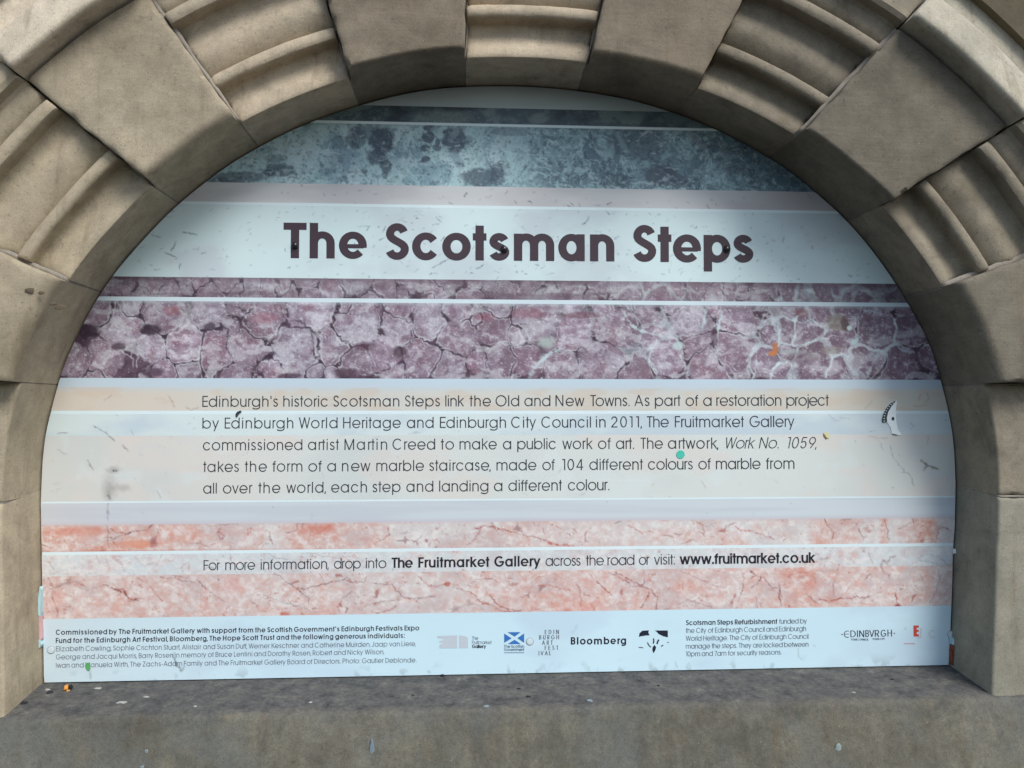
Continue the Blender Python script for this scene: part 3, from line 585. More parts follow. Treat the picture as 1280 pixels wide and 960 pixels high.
# pale blue, beige
b = Band(473.6, 485, 1.6); b.fill(L3(198, 214, 228)); b.C = mix(b.C, L3(206, 206, 210), b.v*.4); b.C = mix(b.C, L3(165, 172, 190), sm(1080, 1180, b.px)*.3); b.build('marble_band', 'thin pale blue band')
b = Band(485, 513.3, 1.25); n1 = fbm(b.px*.01, b.py*.04, 91, 5); b.fill(L3(212, 209, 203)); b.C = mix(b.C, L3(218, 204, 192), sm(420, 90, b.px+120*(n1-.5))*.9); b.C = mix(b.C, L3(208, 200, 188), sm(860, 1100, b.px)*.7); b.C = mix(b.C, L3(196, 210, 220), sm(.28, 0, b.v)*.55)
b.C = mix(b.C, L3(212, 188, 170), sm(.5, .7, fbm(b.px*.03, b.py*.08, 93, 4))*.4)
for p in [[(210, 494), (216, 502), (218, 508)], [(130, 500), (140, 494)], [(232, 509), (240, 512), (248, 510)], [(1081, 511), (1086, 506), (1091, 501)], [(1158, 490), (1162, 498), (1157, 502)]]: b.wiggle(p, .9, L3(150, 120, 105), .6, .8, int(p[0][0]))
for p in [[(1140, 507), (1150, 508), (1158, 506)], [(1150, 493), (1148, 500)], [(862, 510), (872, 511)]]: b.wiggle(p, 1.6, L3(196, 140, 105), .6, .8, int(p[0][0]))
b.build('marble_band', 'beige marble band behind the first line of text'); line(513.3, 517.4)
# pale
b = Band(517.4, 543.8, 1.25); n1 = fbm(b.px*.01, b.py*.03, 101, 5); b.fill(L3(216, 226, 228)); b.C = mix(b.C, L3(200, 212, 222), sm(.4, .7, n1)); flecks(b, 40, L3(150, 160, 172), 102, 1, 5, .7, .5)
for p in [[(117, 532), (127, 538), (134, 542)], [(133, 541), (137, 546)], [(72, 542), (80, 541), (85, 541)], [(164, 537), (167, 544)]]: b.wiggle(p, 1.1, L3(96, 90, 100), .8, .5, int(p[0][0]))
for p in [[(1036, 518), (1044, 526), (1050, 524)], [(1050, 522), (1064, 524)], [(1138, 529), (1142, 533)], [(1085, 540), (1095, 538)]]: b.wiggle(p, 1., L3(126, 134, 146), .6, .9, int(p[0][0]))
for p in [[(510, 543), (520, 541), (526, 542)], [(524, 528), (527, 538)]]: b.wiggle(p, 3, L3(150, 165, 175), .5, 1.5, int(p[0][0]))
b.build('marble_band', 'pale blue white marble band')
b = Band(543.8, 623.4, 1.25); n1 = fbm(b.px*.008, b.py*.016, 111, 5); b.fill(L3(218, 221, 219)); b.C = mix(b.C, L3(222, 209, 203), sm(520, 60, b.px+200*(n1-.5))*.75); b.C = mix(b.C, L3(208, 212, 212), sm(.45, .7, n1)*.7); b.C = mix(b.C, L3(208, 206, 202), sm(960, 1180, b.px)*.4)
b.C = mix(b.C, L3(222, 232, 236), sm(.62, .75, fbm(b.px*.03, b.py*.03, 113))*.25)
fq = fbm(b.px*.02, b.py*.02, 117, 4); b.C = mix(b.C, L3(186, 180, 178), sm(.90, .975, ridge(b.px*.011+fq, b.py*.02+fq, 119, 4))*.35); b.C = mix(b.C, L3(226, 212, 206), sm(.52, .7, fbm(b.px*.012+fq, b.py*.03, 121, 4))*.45)
flecks(b, 70, L3(165, 168, 174), 112, 1, 5, .7, .4); flecks(b, 10, L3(140, 130, 132), 114, 2, 4, .9, .6)
for p, wd, c, a in [([(133, 541), (137, 546), (142, 550)], 2, (90, 78, 88), .8), ([(153, 557), (160, 563)], 2.2, (120, 105, 112), .85), ([(108, 575), (112, 580), (117, 587)], 2.6, (128, 104, 110), .9), ([(72, 562), (80, 567), (84, 568)], 1.0, (150, 150, 158), .7), ([(195, 612), (201, 622)], .9, (160, 158, 160), .6), ([(174, 568), (180, 569)], 1, (150, 140, 142), .6),
      ([(1085, 545), (1100, 548), (1110, 547)], 1, (130, 136, 142), .5), ([(1100, 552), (1104, 562)], 1, (134, 138, 144), .45), ([(1112, 556), (1116, 570), (1124, 582), (1130, 589)], 1.2, (128, 130, 134), .65), ([(1128, 590), (1136, 592), (1140, 597), (1142, 608)], 1.4, (112, 112, 114), .7), ([(1150, 575), (1156, 580), (1164, 584), (1174, 587)], 3.4, (134, 130, 118), .8), ([(1155, 588), (1158, 582)], 3.5, (140, 136, 124), .7), ([(1160, 545), (1160, 556)], 1, (140, 144, 148), .5),
      ([(876, 600), (882, 610)], .9, (160, 160, 160), .5), ([(698, 592), (702, 584)], 1, (150, 155, 160), .5), ([(745, 598), (775, 600), (815, 602)], 1, (225, 235, 238), .5), ([(404, 598), (403, 590)], .8, (150, 150, 150), .5)]: b.wiggle(p, wd, L3(*c), a, .9, int(p[0][0]))
b.blob(137, 612, 7, 13, L3(150, 146, 142), .6, .9, .2, 5, .5); b.blob(142, 587, 9, 4, L3(165, 158, 154), .6, .8, .2, 6); b.blob(152, 610, 9, 4, L3(165, 160, 156), .5, .8, .2, 7)
b.stroke([(142, 588), (142, 588.5)], 1.6, L3(50, 50, 50), .9); b.stroke([(145, 588), (145, 588.5)], 1.2, L3(60, 60, 60), .8); b.wiggle([(136, 615), (137, 623)], 2.5, L3(96, 92, 96), .7, 1, 9)
b.build('marble_band', 'pale warm grey marble band behind the paragraph'); line(623.4, 625.4)
b = Band(625.4, 651.5, 1.25); n1 = fbm(b.px*.006, b.py*.12, 121, 5); b.fill(L3(208, 214, 221)); b.C = mix(b.C, L3(200, 205, 214), sm(.4, .7, n1)*.8); b.C = mix(b.C, L3(202, 190, 200), sm(.75, 1, b.v)*.6); b.C = mix(b.C, L3(206, 200, 208), sm(400, 60, b.px)*.4)
b.wiggle([(135, 626), (135, 651)], 3.2, L3(150, 150, 160), .7, .8, 4); flecks(b, 16, L3(140, 140, 170), 122, 1, 3, .9, .5); b.build('marble_band', 'smooth lavender grey marble band')
# pinks
def pink(b, sd, base, strong, amount, veins):
    X, Y = b.px, b.py; wx = X+18*(fbm(X*.02, Y*.02, sd)-.5)*2; wy = Y+12*(fbm(X*.03, Y*.03, sd+1)-.5)*2
    n1 = fbm(wx*.013, wy*.022, sd+2, 5, .6); n2 = fbm(wx*.06, wy*.09, sd+3, 5, .65); n3 = fbm(X*.3, Y*.3, sd+4, 3, .7)
    b.fill(L3(*base)); am = .8*amount(X, Y, n1, n2); b.C = mix(b.C, L3(*strong), np.clip(am, 0, 1)); b.C = mix(b.C, L3(232, 222, 220), sm(.56, .72, n2)*.5)
    pv = ridge(wx*.03+.5*n1, wy*.05, sd+9, 4); b.C = mix(b.C, L3(231, 225, 224), sm(.80, .92, pv)*.6); n4 = fbm(X*.13, Y*.16, sd+12, 5, .7); b.C = mix(b.C, L3(214, 150, 134), sm(.52, .66, n4)*np.clip(.15+am, 0, .7)*.8); b.C = mix(b.C, L3(236, 228, 226), sm(.46, .34, n4)*.5)
    b.C = mix(b.C, L3(190, 172, 176), sm(.56, .72, fbm(wx*.03, wy*.05, sd+6, 4))*.35)
    for k, (fx, th, c, a) in enumerate(veins):
        v = ridge(wx*fx, wy*fx*1.5, sd+30+k*7, 3); g = sm(.48, .60, fbm(X*.02, Y*.03, sd+50+k*3, 4))
        b.C = mix(b.C, L3(*c), sm(th-.03, th+.015, v)*g*a)
    sk = sm(.64, .74, fbm(X*.28, Y*.3, sd+15, 4, .7))*sm(.48, .62, fbm(X*.035, Y*.05, sd+16, 4)); b.C = mix(b.C, L3(176, 96, 78), sk*.5)
    b.C *= (1+.16*(n3-.5))[..., None]
V = [(.016, .925, (168, 92, 86), .75), (.030, .92, (150, 100, 104), .65), (.05, .91, (176, 100, 90), .55)]
def am13(X, Y, n1, n2):
    k = sm(90, 40, X*.45)*.5
    k = np.where(X < 330, .75-.35*sm(160, 330, X), 0)+.9*sm(340, 370, X)*sm(500, 465, X)*(Y < 900)+.35*sm(640, 690, X)*sm(860, 700, X)+.8*sm(1005, 1025, X)*sm(1082, 1060, X)+.9*sm(1095, 1105, X)*sm(1112, 1106, X)+.75*sm(1125, 1150, X)*sm(1178, 1165, X)
    return k*(.25+1.1*n1)*(.6+.8*n2)+.4*sm(.5, .66, n1)
b = Band(651.5, 684.2, 1.0); pink(b, 131, (216, 208, 208), (218, 158, 142), am13, V)
b.C = mix(b.C, L3(206, 186, 188), sm(.12, 0, b.v)*.5); b.C = mix(b.C, L3(190, 120, 104), sm(.9, 1, b.v)*.4*sm(500, 300, b.px)); b.blob(105, 664, 40, 6, L3(212, 124, 98), .6, .6, .1, 3); b.blob(400, 661, 20, 6, L3(208, 118, 100), .6, .6, .15, 4); b.blob(175, 680, 24, 5, L3(222, 146, 118), .8, .5, .1, 5); b.blob(192, 677, 5, 7, L3(170, 110, 112), .8)
RD = (158, 72, 64)
for p, wd, c, a in [([(138, 660), (145, 666), (158, 667), (170, 664), (182, 663)], 2.0, RD, .85), ([(132, 672), (142, 673), (152, 669), (165, 665)], 1.1, (110, 80, 84), .8), ([(184, 663), (188, 658), (192, 655)], 1.6, RD, .85), ([(140, 675), (148, 684)], 1.4, (176, 90, 70), .8), ([(196, 660), (198, 668), (194, 674), (190, 680)], 1.6, (150, 90, 92), .7),
      ([(272, 664), (280, 669), (275, 675), (272, 664)], 2.0, (166, 80, 84), .8), ([(310, 668), (311, 661), (316, 661)], 1.6, (190, 90, 90), .8), ([(237, 679), (250, 680), (262, 684)], 1.1, (170, 100, 92), .8), ([(264, 681), (268, 679)], 2.5, (196, 90, 80), .8), ([(262, 658), (275, 656), (298, 655)], .9, (150, 110, 105), .7),
      ([(337, 665), (338, 674), (341, 682)], 1.8, (156, 84, 86), .8), ([(398, 668), (406, 660), (418, 655)], .9, (200, 110, 96), .6), ([(485, 660), (486, 667), (480, 674), (470, 678)], 1.2, (176, 96, 90), .75), ([(500, 668), (512, 665)], .9, (140, 130, 135), .7), ([(515, 680), (527, 671)], .9, (170, 130, 130), .7),
      ([(582, 682), (590, 678), (598, 668), (602, 660)], 1.3, (168, 92, 92), .7), ([(596, 661), (606, 657), (616, 660), (630, 664)], 1.4, (170, 84, 90), .75), ([(612, 657), (628, 662), (650, 668), (668, 671), (690, 678)], 1.3, RD, .75), ([(686, 679), (700, 681), (715, 682)], 3.0, (186, 70, 54), .8), ([(677, 657), (680, 668)], 1, (200, 130, 120), .7),
      ([(738, 661), (731, 668), (731, 674), (737, 678)], 1.2, (156, 84, 86), .7), ([(766, 655), (776, 652)], 1, (90, 90, 100), .7), ([(783, 656), (796, 662), (805, 668)], 1.5, (196, 110, 98), .7), ([(872, 652), (878, 656), (880, 664), (878, 669)], 2.0, (176, 106, 80), .8), ([(880, 658), (890, 656), (896, 661)], 1, (140, 130, 145), .7), ([(850, 680), (866, 675), (872, 678)], 1.1, (150, 90, 84), .8),
      ([(906, 660), (914, 656), (920, 653)], 1.1, (156, 84, 84), .75), ([(918, 657), (926, 663), (938, 664)], 2.2, (204, 120, 110), .75), ([(936, 663), (955, 669), (968, 675)], 1., (186, 110, 106), .7), ([(957, 660), (962, 670), (968, 675)], .9, (150, 120, 124), .6), ([(1030, 650), (1037, 659), (1042, 666), (1040, 674)], 1.5, (128, 74, 70), .85), ([(1073, 660), (1076, 666), (1079, 674)], 1.8, (160, 74, 66), .8), ([(1105, 650), (1108, 658), (1110, 668), (1111, 676)], 1.6, (130, 84, 84), .75), ([(1050, 650), (1066, 648)], 1, (110, 110, 120), .7),
      ([(1122, 662), (1134, 656), (1146, 651)], 1.0, (160, 120, 118), .7), ([(1170, 674), (1174, 660), (1184, 659), (1188, 664)], 1.3, (130, 92, 100), .75), ([(135, 652), (135, 684)], 2.6, (110, 80, 84), .6)]: b.wiggle(p, wd, L3(*c), a, 1.1, int(p[0][0])+3)
b.build('marble_band', 'narrow salmon pink marble band with red veins'); line(684.2, 688.0)
b = Band(688.0, 713.5, 1.1); pink(b, 151, (213, 217, 221), (214, 186, 184), lambda X, Y, n1, n2: .5*sm(.5, .7, n1), [(.022, .93, (150, 140, 146), .55), (.04, .94, (176, 140, 138), .45)])
for p, wd, c, a in [([(120, 692), (125, 705)], 1, (150, 140, 140), .6), ([(133, 692), (134, 705)], 2, (130, 120, 126), .5), ([(202, 694), (198, 703), (194, 706)], .9, (140, 130, 136), .6), ([(226, 709), (235, 703), (236, 712)], 2, (196, 130, 126), .7), ([(288, 692), (289, 702)], 1, (190, 110, 110), .7), ([(325, 690), (335, 691), (345, 698), (360, 699)], 1.1, (130, 130, 150), .7), ([(370, 690), (390, 691), (405, 695), (420, 697), (440, 696)], 1., (160, 130, 130), .6),
      ([(455, 697), (462, 703), (452, 712)], .9, (150, 140, 140), .5), ([(1086, 690), (1088, 700), (1092, 703)], 1.3, (140, 120, 136), .7), ([(1102, 700), (1110, 704), (1114, 697), (1118, 695)], 2, (150, 110, 120), .75), ([(1110, 705), (1113, 712)], 2.4, (170, 84, 90), .8), ([(1140, 700), (1160, 692), (1180, 700), (1188, 712)], 1.1, (160, 170, 182), .7), ([(1130, 712), (1150, 700), (1170, 704), (1180, 714)], 1., (160, 170, 182), .6), ([(60, 702), (68, 712)], 1, (150, 110, 110), .6)]: b.wiggle(p, wd, L3(*c), a, 1.1, int(p[0][0])+5)
b.build('marble_band', 'pale veined marble band behind the web address line')
def am15(X, Y, n1, n2):
    k = .45-.3*sm(300, 520, X)*sm(640, 560, X)+.25*sm(640, 680, X)*sm(860, 760, X)-.1*sm(1060, 1180, X)+.4*sm(970, 985, X)*sm(1025, 1010, X)
    return k*(.4+1.1*n1)+.25*sm(.52, .66, n2)
b = Band(713.5, 765.1, 1.0); pink(b, 171, (214, 204, 204), (219, 172, 162), am15, V+[(.012, .93, (132, 92, 94), .5)])
for cx, cy, rx, ry, c, a in [(68, 750, 10, 12, (222, 140, 124), .6), (290, 732, 12, 8, (220, 140, 130), .7), (405, 765, 14, 8, (216, 136, 118), .6), (730, 760, 20, 9, (220, 132, 114), .7), (860, 730, 14, 9, (218, 146, 128), .6), (1015, 730, 8, 6, (218, 126, 100), .7), (990, 716, 18, 4, (210, 130, 108), .6), (1035, 750, 6, 4, (190, 110, 80), .8), (640, 752, 10, 8, (190, 120, 110), .35), (560, 730, 3, 2.5, (190, 92, 70), .9), (1122, 760, 4, 7, (150, 40, 44), .9), (355, 768, 5, 3, (200, 90, 70), .8), (708, 764, 7, 3, (190, 96, 76), .8), (777, 740, 1.5, 3, (170, 90, 82), .7)]:
    b.blob(cx, cy, rx*1.2, ry*1.2, L3(*c), a*(.55 if rx > 5 else .9), .9 if rx > 5 else .4, .12, int(cx), .6)
for p, wd, c, a in [([(60, 722), (66, 734), (65, 748), (72, 762), (72, 772)], 1.3, (150, 92, 88), .7), ([(128, 731), (145, 736), (156, 742), (164, 750), (172, 750)], 2.4, (140, 64, 60), .85), ([(145, 736), (155, 738), (160, 746)], 3, (150, 74, 66), .7), ([(160, 752), (172, 748), (178, 748)], 2.4, (140, 60, 58), .8), ([(200, 722), (215, 722), (230, 726), (242, 728)], 1.5, (156, 84, 86), .75), ([(206, 714), (218, 720), (236, 722)], 1.2, (170, 96, 92), .7), ([(246, 724), (252, 730), (258, 736)], 2., (140, 90, 94), .75), ([(256, 734), (268, 744), (280, 752)], 1., (170, 140, 144), .6),
      ([(130, 732), (110, 738), (92, 730)], .9, (176, 140, 136), .6), ([(172, 722), (185, 730), (200, 748), (204, 752)], 1, (190, 110, 100), .7), ([(340, 716), (350, 720), (362, 730), (372, 737)], 1.4, (130, 100, 106), .75), ([(370, 737), (385, 735), (400, 731), (415, 728), (428, 725), (434, 722)], 1.5, (130, 76, 78), .8), ([(372, 737), (380, 744), (387, 748), (385, 754)], 1.2, (120, 96, 104), .7), ([(424, 764), (422, 758), (430, 748), (440, 738)], 1.2, (160, 96, 94), .75), ([(432, 724), (442, 728), (455, 728), (458, 720)], 1.1, (156, 86, 80), .7),
      ([(460, 728), (480, 731), (490, 730), (495, 738), (503, 746), (512, 748), (525, 748), (545, 745)], 1.5, (120, 76, 92), .75), ([(450, 764), (460, 756), (480, 752), (498, 750)], .9, (150, 120, 116), .65), ([(330, 744), (350, 752), (375, 758), (395, 766)], 1.3, (150, 150, 156), .7), ([(468, 766), (485, 764), (495, 758)], 1.3, (150, 84, 84), .7), ([(524, 720), (530, 728), (545, 734), (558, 729)], 1.6, (176, 84, 76), .75), ([(565, 734), (580, 738), (592, 742), (600, 752)], 1.6, (156, 80, 80), .75),
      ([(600, 752), (614, 756), (622, 762), (640, 766)], 2.6, (176, 96, 80), .8), ([(612, 745), (625, 758), (640, 763), (652, 764)], 2.4, (160, 70, 60), .8), ([(634, 722), (636, 730), (640, 732)], 2.2, (196, 100, 84), .7), ([(672, 732), (688, 732), (700, 735), (712, 738)], 1.5, (196, 104, 84), .75), ([(721, 730), (725, 740), (726, 758)], 1.1, (150, 84, 80), .7), ([(746, 726), (755, 736), (765, 744)], 1.9, (160, 82, 80), .8), ([(760, 716), (776, 722), (790, 732), (806, 734)], 1.2, (150, 80, 90), .75), ([(766, 715), (778, 720)], 2.6, (120, 60, 70), .8),
      ([(780, 722), (792, 727), (808, 734), (816, 740), (822, 748), (820, 760)], 2.2, (140, 52, 56), .85), ([(800, 762), (806, 752), (812, 742)], 1.7, (140, 62, 56), .8), ([(812, 725), (817, 728)], 2.2, (170, 60, 60), .8), ([(855, 716), (875, 724), (890, 732), (905, 734)], 1.1, (176, 110, 106), .7), ([(846, 756), (860, 750), (890, 760)], 1.3, (150, 110, 110), .6), ([(854, 726), (853, 738)], 1.3, (180, 90, 80), .7), ([(930, 716), (929, 735), (922, 752)], 1.5, (150, 84, 80), .75), ([(938, 714), (946, 720), (952, 722), (946, 730), (940, 735)], 2, (150, 60, 56), .8), ([(952, 722), (960, 728), (963, 733)], 2.2, (150, 60, 60), .8),
      ([(972, 728), (975, 735), (974, 748), (977, 756)], 2.2, (150, 62, 54), .85), ([(980, 722), (996, 716), (1010, 716), (1018, 722), (1020, 730)], 1.2, (190, 110, 96), .7), ([(1008, 742), (1016, 750), (1022, 755)], 1, (120, 96, 104), .7), ([(1025, 748), (1036, 752), (1052, 748), (1066, 748)], 2.0, (170, 78, 66), .8), ([(1048, 716), (1042, 730), (1042, 745)], 1.2, (176, 90, 84), .7), ([(1070, 742), (1074, 748), (1086, 746)], 1.8, (150, 70, 76), .75), ([(1080, 724), (1088, 718)], 1.8, (156, 84, 90), .7), ([(1108, 716), (1112, 722)], 2, (170, 90, 96), .7),
      ([(1118, 742), (1121, 750), (1124, 762)], 2.6, (160, 50, 52), .85), ([(1162, 756), (1170, 740), (1175, 722), (1172, 712)], 1, (150, 130, 150), .7), ([(1150, 716), (1158, 736)], .9, (160, 140, 156), .6), ([(945, 745), (947, 762)], 1, (150, 110, 110), .7), ([(1064, 728), (1058, 742)], 1.2, (190, 120, 116), .6)]: b.wiggle(p, wd, L3(*c), a, 1.2, int(p[0][0])+7)
b.build('marble_band', 'wide pink marble band with dark red veins')
b = Band(765.1, 841.75, 1.4); b.fill(L3(206, 230, 243)); n1 = fbm(b.px*.01, b.py*.02, 181, 5); b.C = mix(b.C, L3(196, 216, 232), sm(.45, .7, n1)*.7); b.C = mix(b.C, L3(212, 222, 228), sm(420, 60, b.px)*.6)
b.C = mix(b.C, L3(150, 164, 170), sm(.62, .74, fbm(b.px*.07, b.py*.05, 183, 5))*sm(.75, 1, b.v)*.5)
for p, wd, a in [([(216, 818), (220, 826), (222, 834)], 3.5, .6), ([(219, 830), (228, 838), (232, 832)], 2.2, .6), ([(845, 828), (848, 834)], 3, .5), ([(997, 812), (998, 820)], 1.6, .5), ([(112, 838), (112, 850)], 4, .3), ([(716, 792), (722, 780)], 5, .15), ([(106, 842), (110, 846)], 3, .3), ([(998, 820), (1004, 826)], 1.2, .4)]: b.wiggle(p, wd, L3(96, 104, 104), a, 1.6, int(p[0][0])+9)
flecks(b, 30, L3(120, 134, 142), 184, 1, 4, .9, .4); b.build('footer_band', 'white footer strip with credits and logos')

# ------------------------------------------------------------------ geometric sans serif lettering
XH, DE = .755, -.25
def arc(cx, cy, rx, ry, a0, a1, n=None):
    n = n or max(4, int(abs(a1-a0)/14)); return [(cx+rx*math.cos(R(a0+(a1-a0)*i/n)), cy+ry*math.sin(R(a0+(a1-a0)*i/n))) for i in range(n+1)]
def bez(p0, p1, p2, p3, n=8):
    return [tuple((1-t)**3*p0[k]+3*(1-t)**2*t*p1[k]+3*(1-t)*t*t*p2[k]+t**3*p3[k] for k in (0, 1)) for t in [i/n for i in range(n+1)]]
WID = dict(a=(.74, .745), b=(.76, .75), c=(.70, .76), d=(.76, .75), e=(.75, .78), f=(.30, .42), g=(.76, .75), h=(.56, .70), i=(0, 0), j=(.12, .2), k=(.52, .68), l=(0, 0), m=(.98, 1.13), n=(.56, .69), o=(.77, .79), p=(.76, .75), q=(.76, .75), r=(.27, .42),
    s=(.42, .58), t=(.28, .38), u=(.56, .69), v=(.58, .72), w=(.86, 1.1), x=(.56, .7), y=(.58, .74), z=(.5, .56), A=(.78, .84), B=(.54, .64), C=(.90, .92), D=(.70, .76), E=(.50, .56), F=(.47, .54), G=(.94, .96), H=(.66, .74), I=(0, 0), J=(.42, .5), K=(.6, .74), L=(.44, .5), M=(.86, .95),
    N=(.70, .78), O=(1.0, 1.02), P=(.52, .62), R=(.54, .64), S=(.50, .66), T=(.50, .64), U=(.62, .7), V=(.74, .84), W=(1.0, 1.2), Y=(.66, .8), Z=(.56, .64))
WID.update({'0': (.60, .66), '1': (.18, .30), '2': (.56, .6), '4': (.62, .66), '5': (.54, .6), '7': (.52, .58), '9': (.6, .66), '.': (0, 0), ',': (.05, .1), ':': (0, 0), "'": (0, .05), '-': (.28, .3), ' ': (.3, .3)})
RND = set('oceCGOQ0'); DIA = set('vwyxkAVWYKTrfFLP7,')
def ends(ch, side):
    if ch in 'abdgpqhnmu' or ch in 'DBPRG9s':
        if ch in 'ag' or ch in 'dq': return .045 if side == 'l' else .075
        if ch in 'bp' or ch in 'DB': return .075 if side == 'l' else .045
        if ch in 'PR': return .075 if side == 'l' else .03
        if ch in 'hnm': return .075 if side == 'l' else .068
        if ch == 'G': return .04
        return .05
    if ch in RND: return .042 if side == 'l' or ch in 'o0O' else .03
    if ch == 't': return .015
    if ch in 'r': return .075 if side == 'l' else -.01
    if ch in 'FLKkE': return .075 if side == 'l' else .01
    if ch in 'T7': return .01
    if ch in DIA: return .008
    if ch in 'sS': return .04
    return .075
def glyph(ch, wv, wh):
    """strokes as ('c', centreline points) for constant-width ribbons or ('d', x0,y0,x1,y1) for diagonals with level ends"""
    f = (wv-.08)/.155; a, b = WID[ch]; W = a+(b-a)*f
    if ch in 'ilI.:\'': W = wv
    if ch == '1': W = .2+wv*.6
    h, v = wh/2, wv/2; o = []; c = lambda p: o.append(('c', p)); d = lambda *q: o.append(('d',)+q)
    def ring(x0, x1, y0, y1, a0=0, a1=360): c(arc((x0+x1)/2, (y0+y1)/2, (x1-x0)/2-v, (y1-y0)/2-h, a0, a1, max(5, int(abs(a1-a0)/12))))
    def stem(x, y0, y1): c([(x, y0), (x, y1)])
    def bar(x0, x1, y): c([(x0, y), (x1, y)])
    def arch(x0, x1, y0, y1, up_=True):   # n-arch between stems
        rx = (x1-x0)/2; ry = min(rx*1.02, (y1-y0)*.6)
        if up_: c([(x0, y1-h-ry)]+arc((x0+x1)/2, y1-h-ry, rx, ry, 180, 0, 12)+[(x1, y0)])
        else: c([(x0, y1), (x0, y0+h+ry)]+arc((x0+x1)/2, y0+h+ry, rx, ry, 180, 360, 12))
    def ess(W, H):
        r = (H-2*h)/4; mt = H-h-r; mb = h+r; rx = W/2-v; k = .92
        t_ = arc(W/2, mt, rx*k, r, 18, 185, 11); b_ = arc(W/2, mb, rx, r, 5, -162, 11)
        o.append(('w', t_+bez(t_[-1], (t_[-1][0]+.02, mt-r*.9), (b_[0][0]-.02, mb+r*.9), b_[0], 8)[1:-1]+b_, wv*.97, wh*1.04))
    H1 = 1.0
    if ch == 'o': ring(0, W, -.01, XH+.01)
    elif ch == 'c': ring(0, W, -.01, XH+.01, 34, 326)
    elif ch == 'e':
        y = XH*.465; bt = .115 if f > .5 else wh; o.append(('c', arc(W/2, XH/2, W/2-v, XH/2+.01-h, -12 if f > .5 else -5, 319 if f > .5 else 326, 28))); o.append(('w', [(v*.6, y), (W-v*.75, y)], wv, bt))
    elif ch in 'adq':
        ring(0, W, -.01, XH+.01); stem(W-v, {'a': 0, 'd': 0, 'q': DE}[ch], {'a': XH, 'd': 1, 'q': XH}[ch])
    elif ch in 'bp': ring(0, W, -.01, XH+.01); stem(v, 0 if ch == 'b' else DE, 1 if ch == 'b' else XH)
    elif ch == 'g':
        ring(0, W, -.01, XH+.01); cy = -.02; c([(W-v, XH), (W-v, cy)]+arc(W/2, cy, W/2-v, -cy*0+.235-h, 0, -152, 12))
    elif ch in 'hn': stem(v, 0, 1 if ch == 'h' else XH); arch(v, W-v, 0, XH+.01)
    elif ch == 'm': stem(v, 0, XH); arch(v, W/2, 0, XH+.01); arch(W/2, W-v, 0, XH+.01)
    elif ch == 'u': stem(W-v, 0, XH); arch(v, W-v, -.01, XH, False)
    elif ch == 'r': stem(v, 0, XH); rx = (W-v)*.95; c([(v, XH-h-rx*.9)]+arc(v+rx, XH+.01-h-rx*.9, rx, rx*.9, 180, 88, 7))
    elif ch in 'il': stem(v, 0, 1 if ch == 'l' else XH); ch == 'i' and stem(v, 1-max(wv, .1), 1)
    elif ch == 'j': c([(W-v, XH), (W-v, DE+.12)]+arc(W-v-.12, DE+.12, .12, .12-h+.0, 0, -80, 5)); stem(W-v, 1-max(wv, .1), 1)
    elif ch == 't': stem(W*.5, 0, .97); bar(0, W, XH-h)
    elif ch == 'f': x = W*.42; r = W*.5; c([(x, 0), (x, 1-h-r)]+arc(x+r, 1-h-r, r, r, 180, 92, 7)); bar(0, W*.95, XH-h)
    elif ch == 's': ess(W, XH+.01)
    elif ch == 'S': ess(W, 1.01)
    elif ch == 'k': stem(v, 0, 1); d(v*1.2, .33, W-v*1.1, XH); d(W*.42, .40, W-v, 0)
    elif ch == 'v': d(v, XH, W/2, 0); d(W-v, XH, W/2, 0)
    elif ch == 'w': q = (W-2*v)/4; d(v, XH, v+q, 0); d(v+2*q, XH, v+q, 0); d(v+2*q, XH, v+3*q, 0); d(W-v, XH, v+3*q, 0)
    elif ch == 'x': d(v, 0, W-v, XH); d(v, XH, W-v, 0)
    elif ch == 'y': d(v, XH, W*.52, 0.02); d(W-v, XH, W*.30, DE)
    elif ch == 'z': bar(0, W, XH-h); bar(0, W, h); d(v, wh*.6, W-v, XH-wh*.6)
    elif ch == 'A': d(v, 0, W/2, 1); d(W-v, 0, W/2, 1); bar(W*.2, W*.8, .30)
    elif ch == 'B': stem(v, 0, 1); c([(v, 1-h), (W*.62, 1-h)]+arc(W*.62, .76-h/2, W*.34-v, .24-h/2, 90, -90, 8)+[(v, .52)]); c([(v, .52), (W*.62, .52)]+arc(W*.62, .26+h/2, W*.38-v, .26-h/2, 90, -90, 8)+[(v, h)])
    elif ch == 'C': ring(0, W, -.01, 1.01, 42, 318)
    elif ch == 'D': stem(v, 0, 1); c([(v, 1-h), (W-.5+v*0, 1-h)]+arc(W-.5, .5, .5-v, .5-h, 90, -90, 14)+[(v, h)])
    elif ch == 'E': stem(v, 0, 1); bar(v, W, 1-h); bar(v, W*.96, .51); bar(v, W, h)
    elif ch == 'F': stem(v, 0, 1); bar(v, W, 1-h); bar(v, W*.92, .50)
    elif ch == 'G': ring(0, W, -.01, 1.01, 45, 355); bar(W*.5, W-v*.4, .46)
    elif ch == 'H': stem(v, 0, 1); stem(W-v, 0, 1); bar(v, W-v, .52)
    elif ch == 'I': stem(v, 0, 1)
    elif ch == 'J': c([(W-v, 1), (W-v, .27)]+arc(W/2, .27, W/2-v, .28-h, 0, -170, 9))
    elif ch == 'K': stem(v, 0, 1); d(v*1.2, .42, W-v*1.2, 1); d(W*.38, .56, W-v, 0)
    elif ch == 'L': stem(v, 0, 1); bar(v, W, h)
    elif ch == 'M': stem(v, 0, 1); stem(W-v, 0, 1); d(v, 1, W/2, .0); d(W-v, 1, W/2, .0)
    elif ch == 'N': stem(v, 0, 1); stem(W-v, 0, 1); d(v, 1, W-v, 0)
    elif ch in 'OQ': ring(0, W, -.01, 1.01)
    elif ch in 'PR':
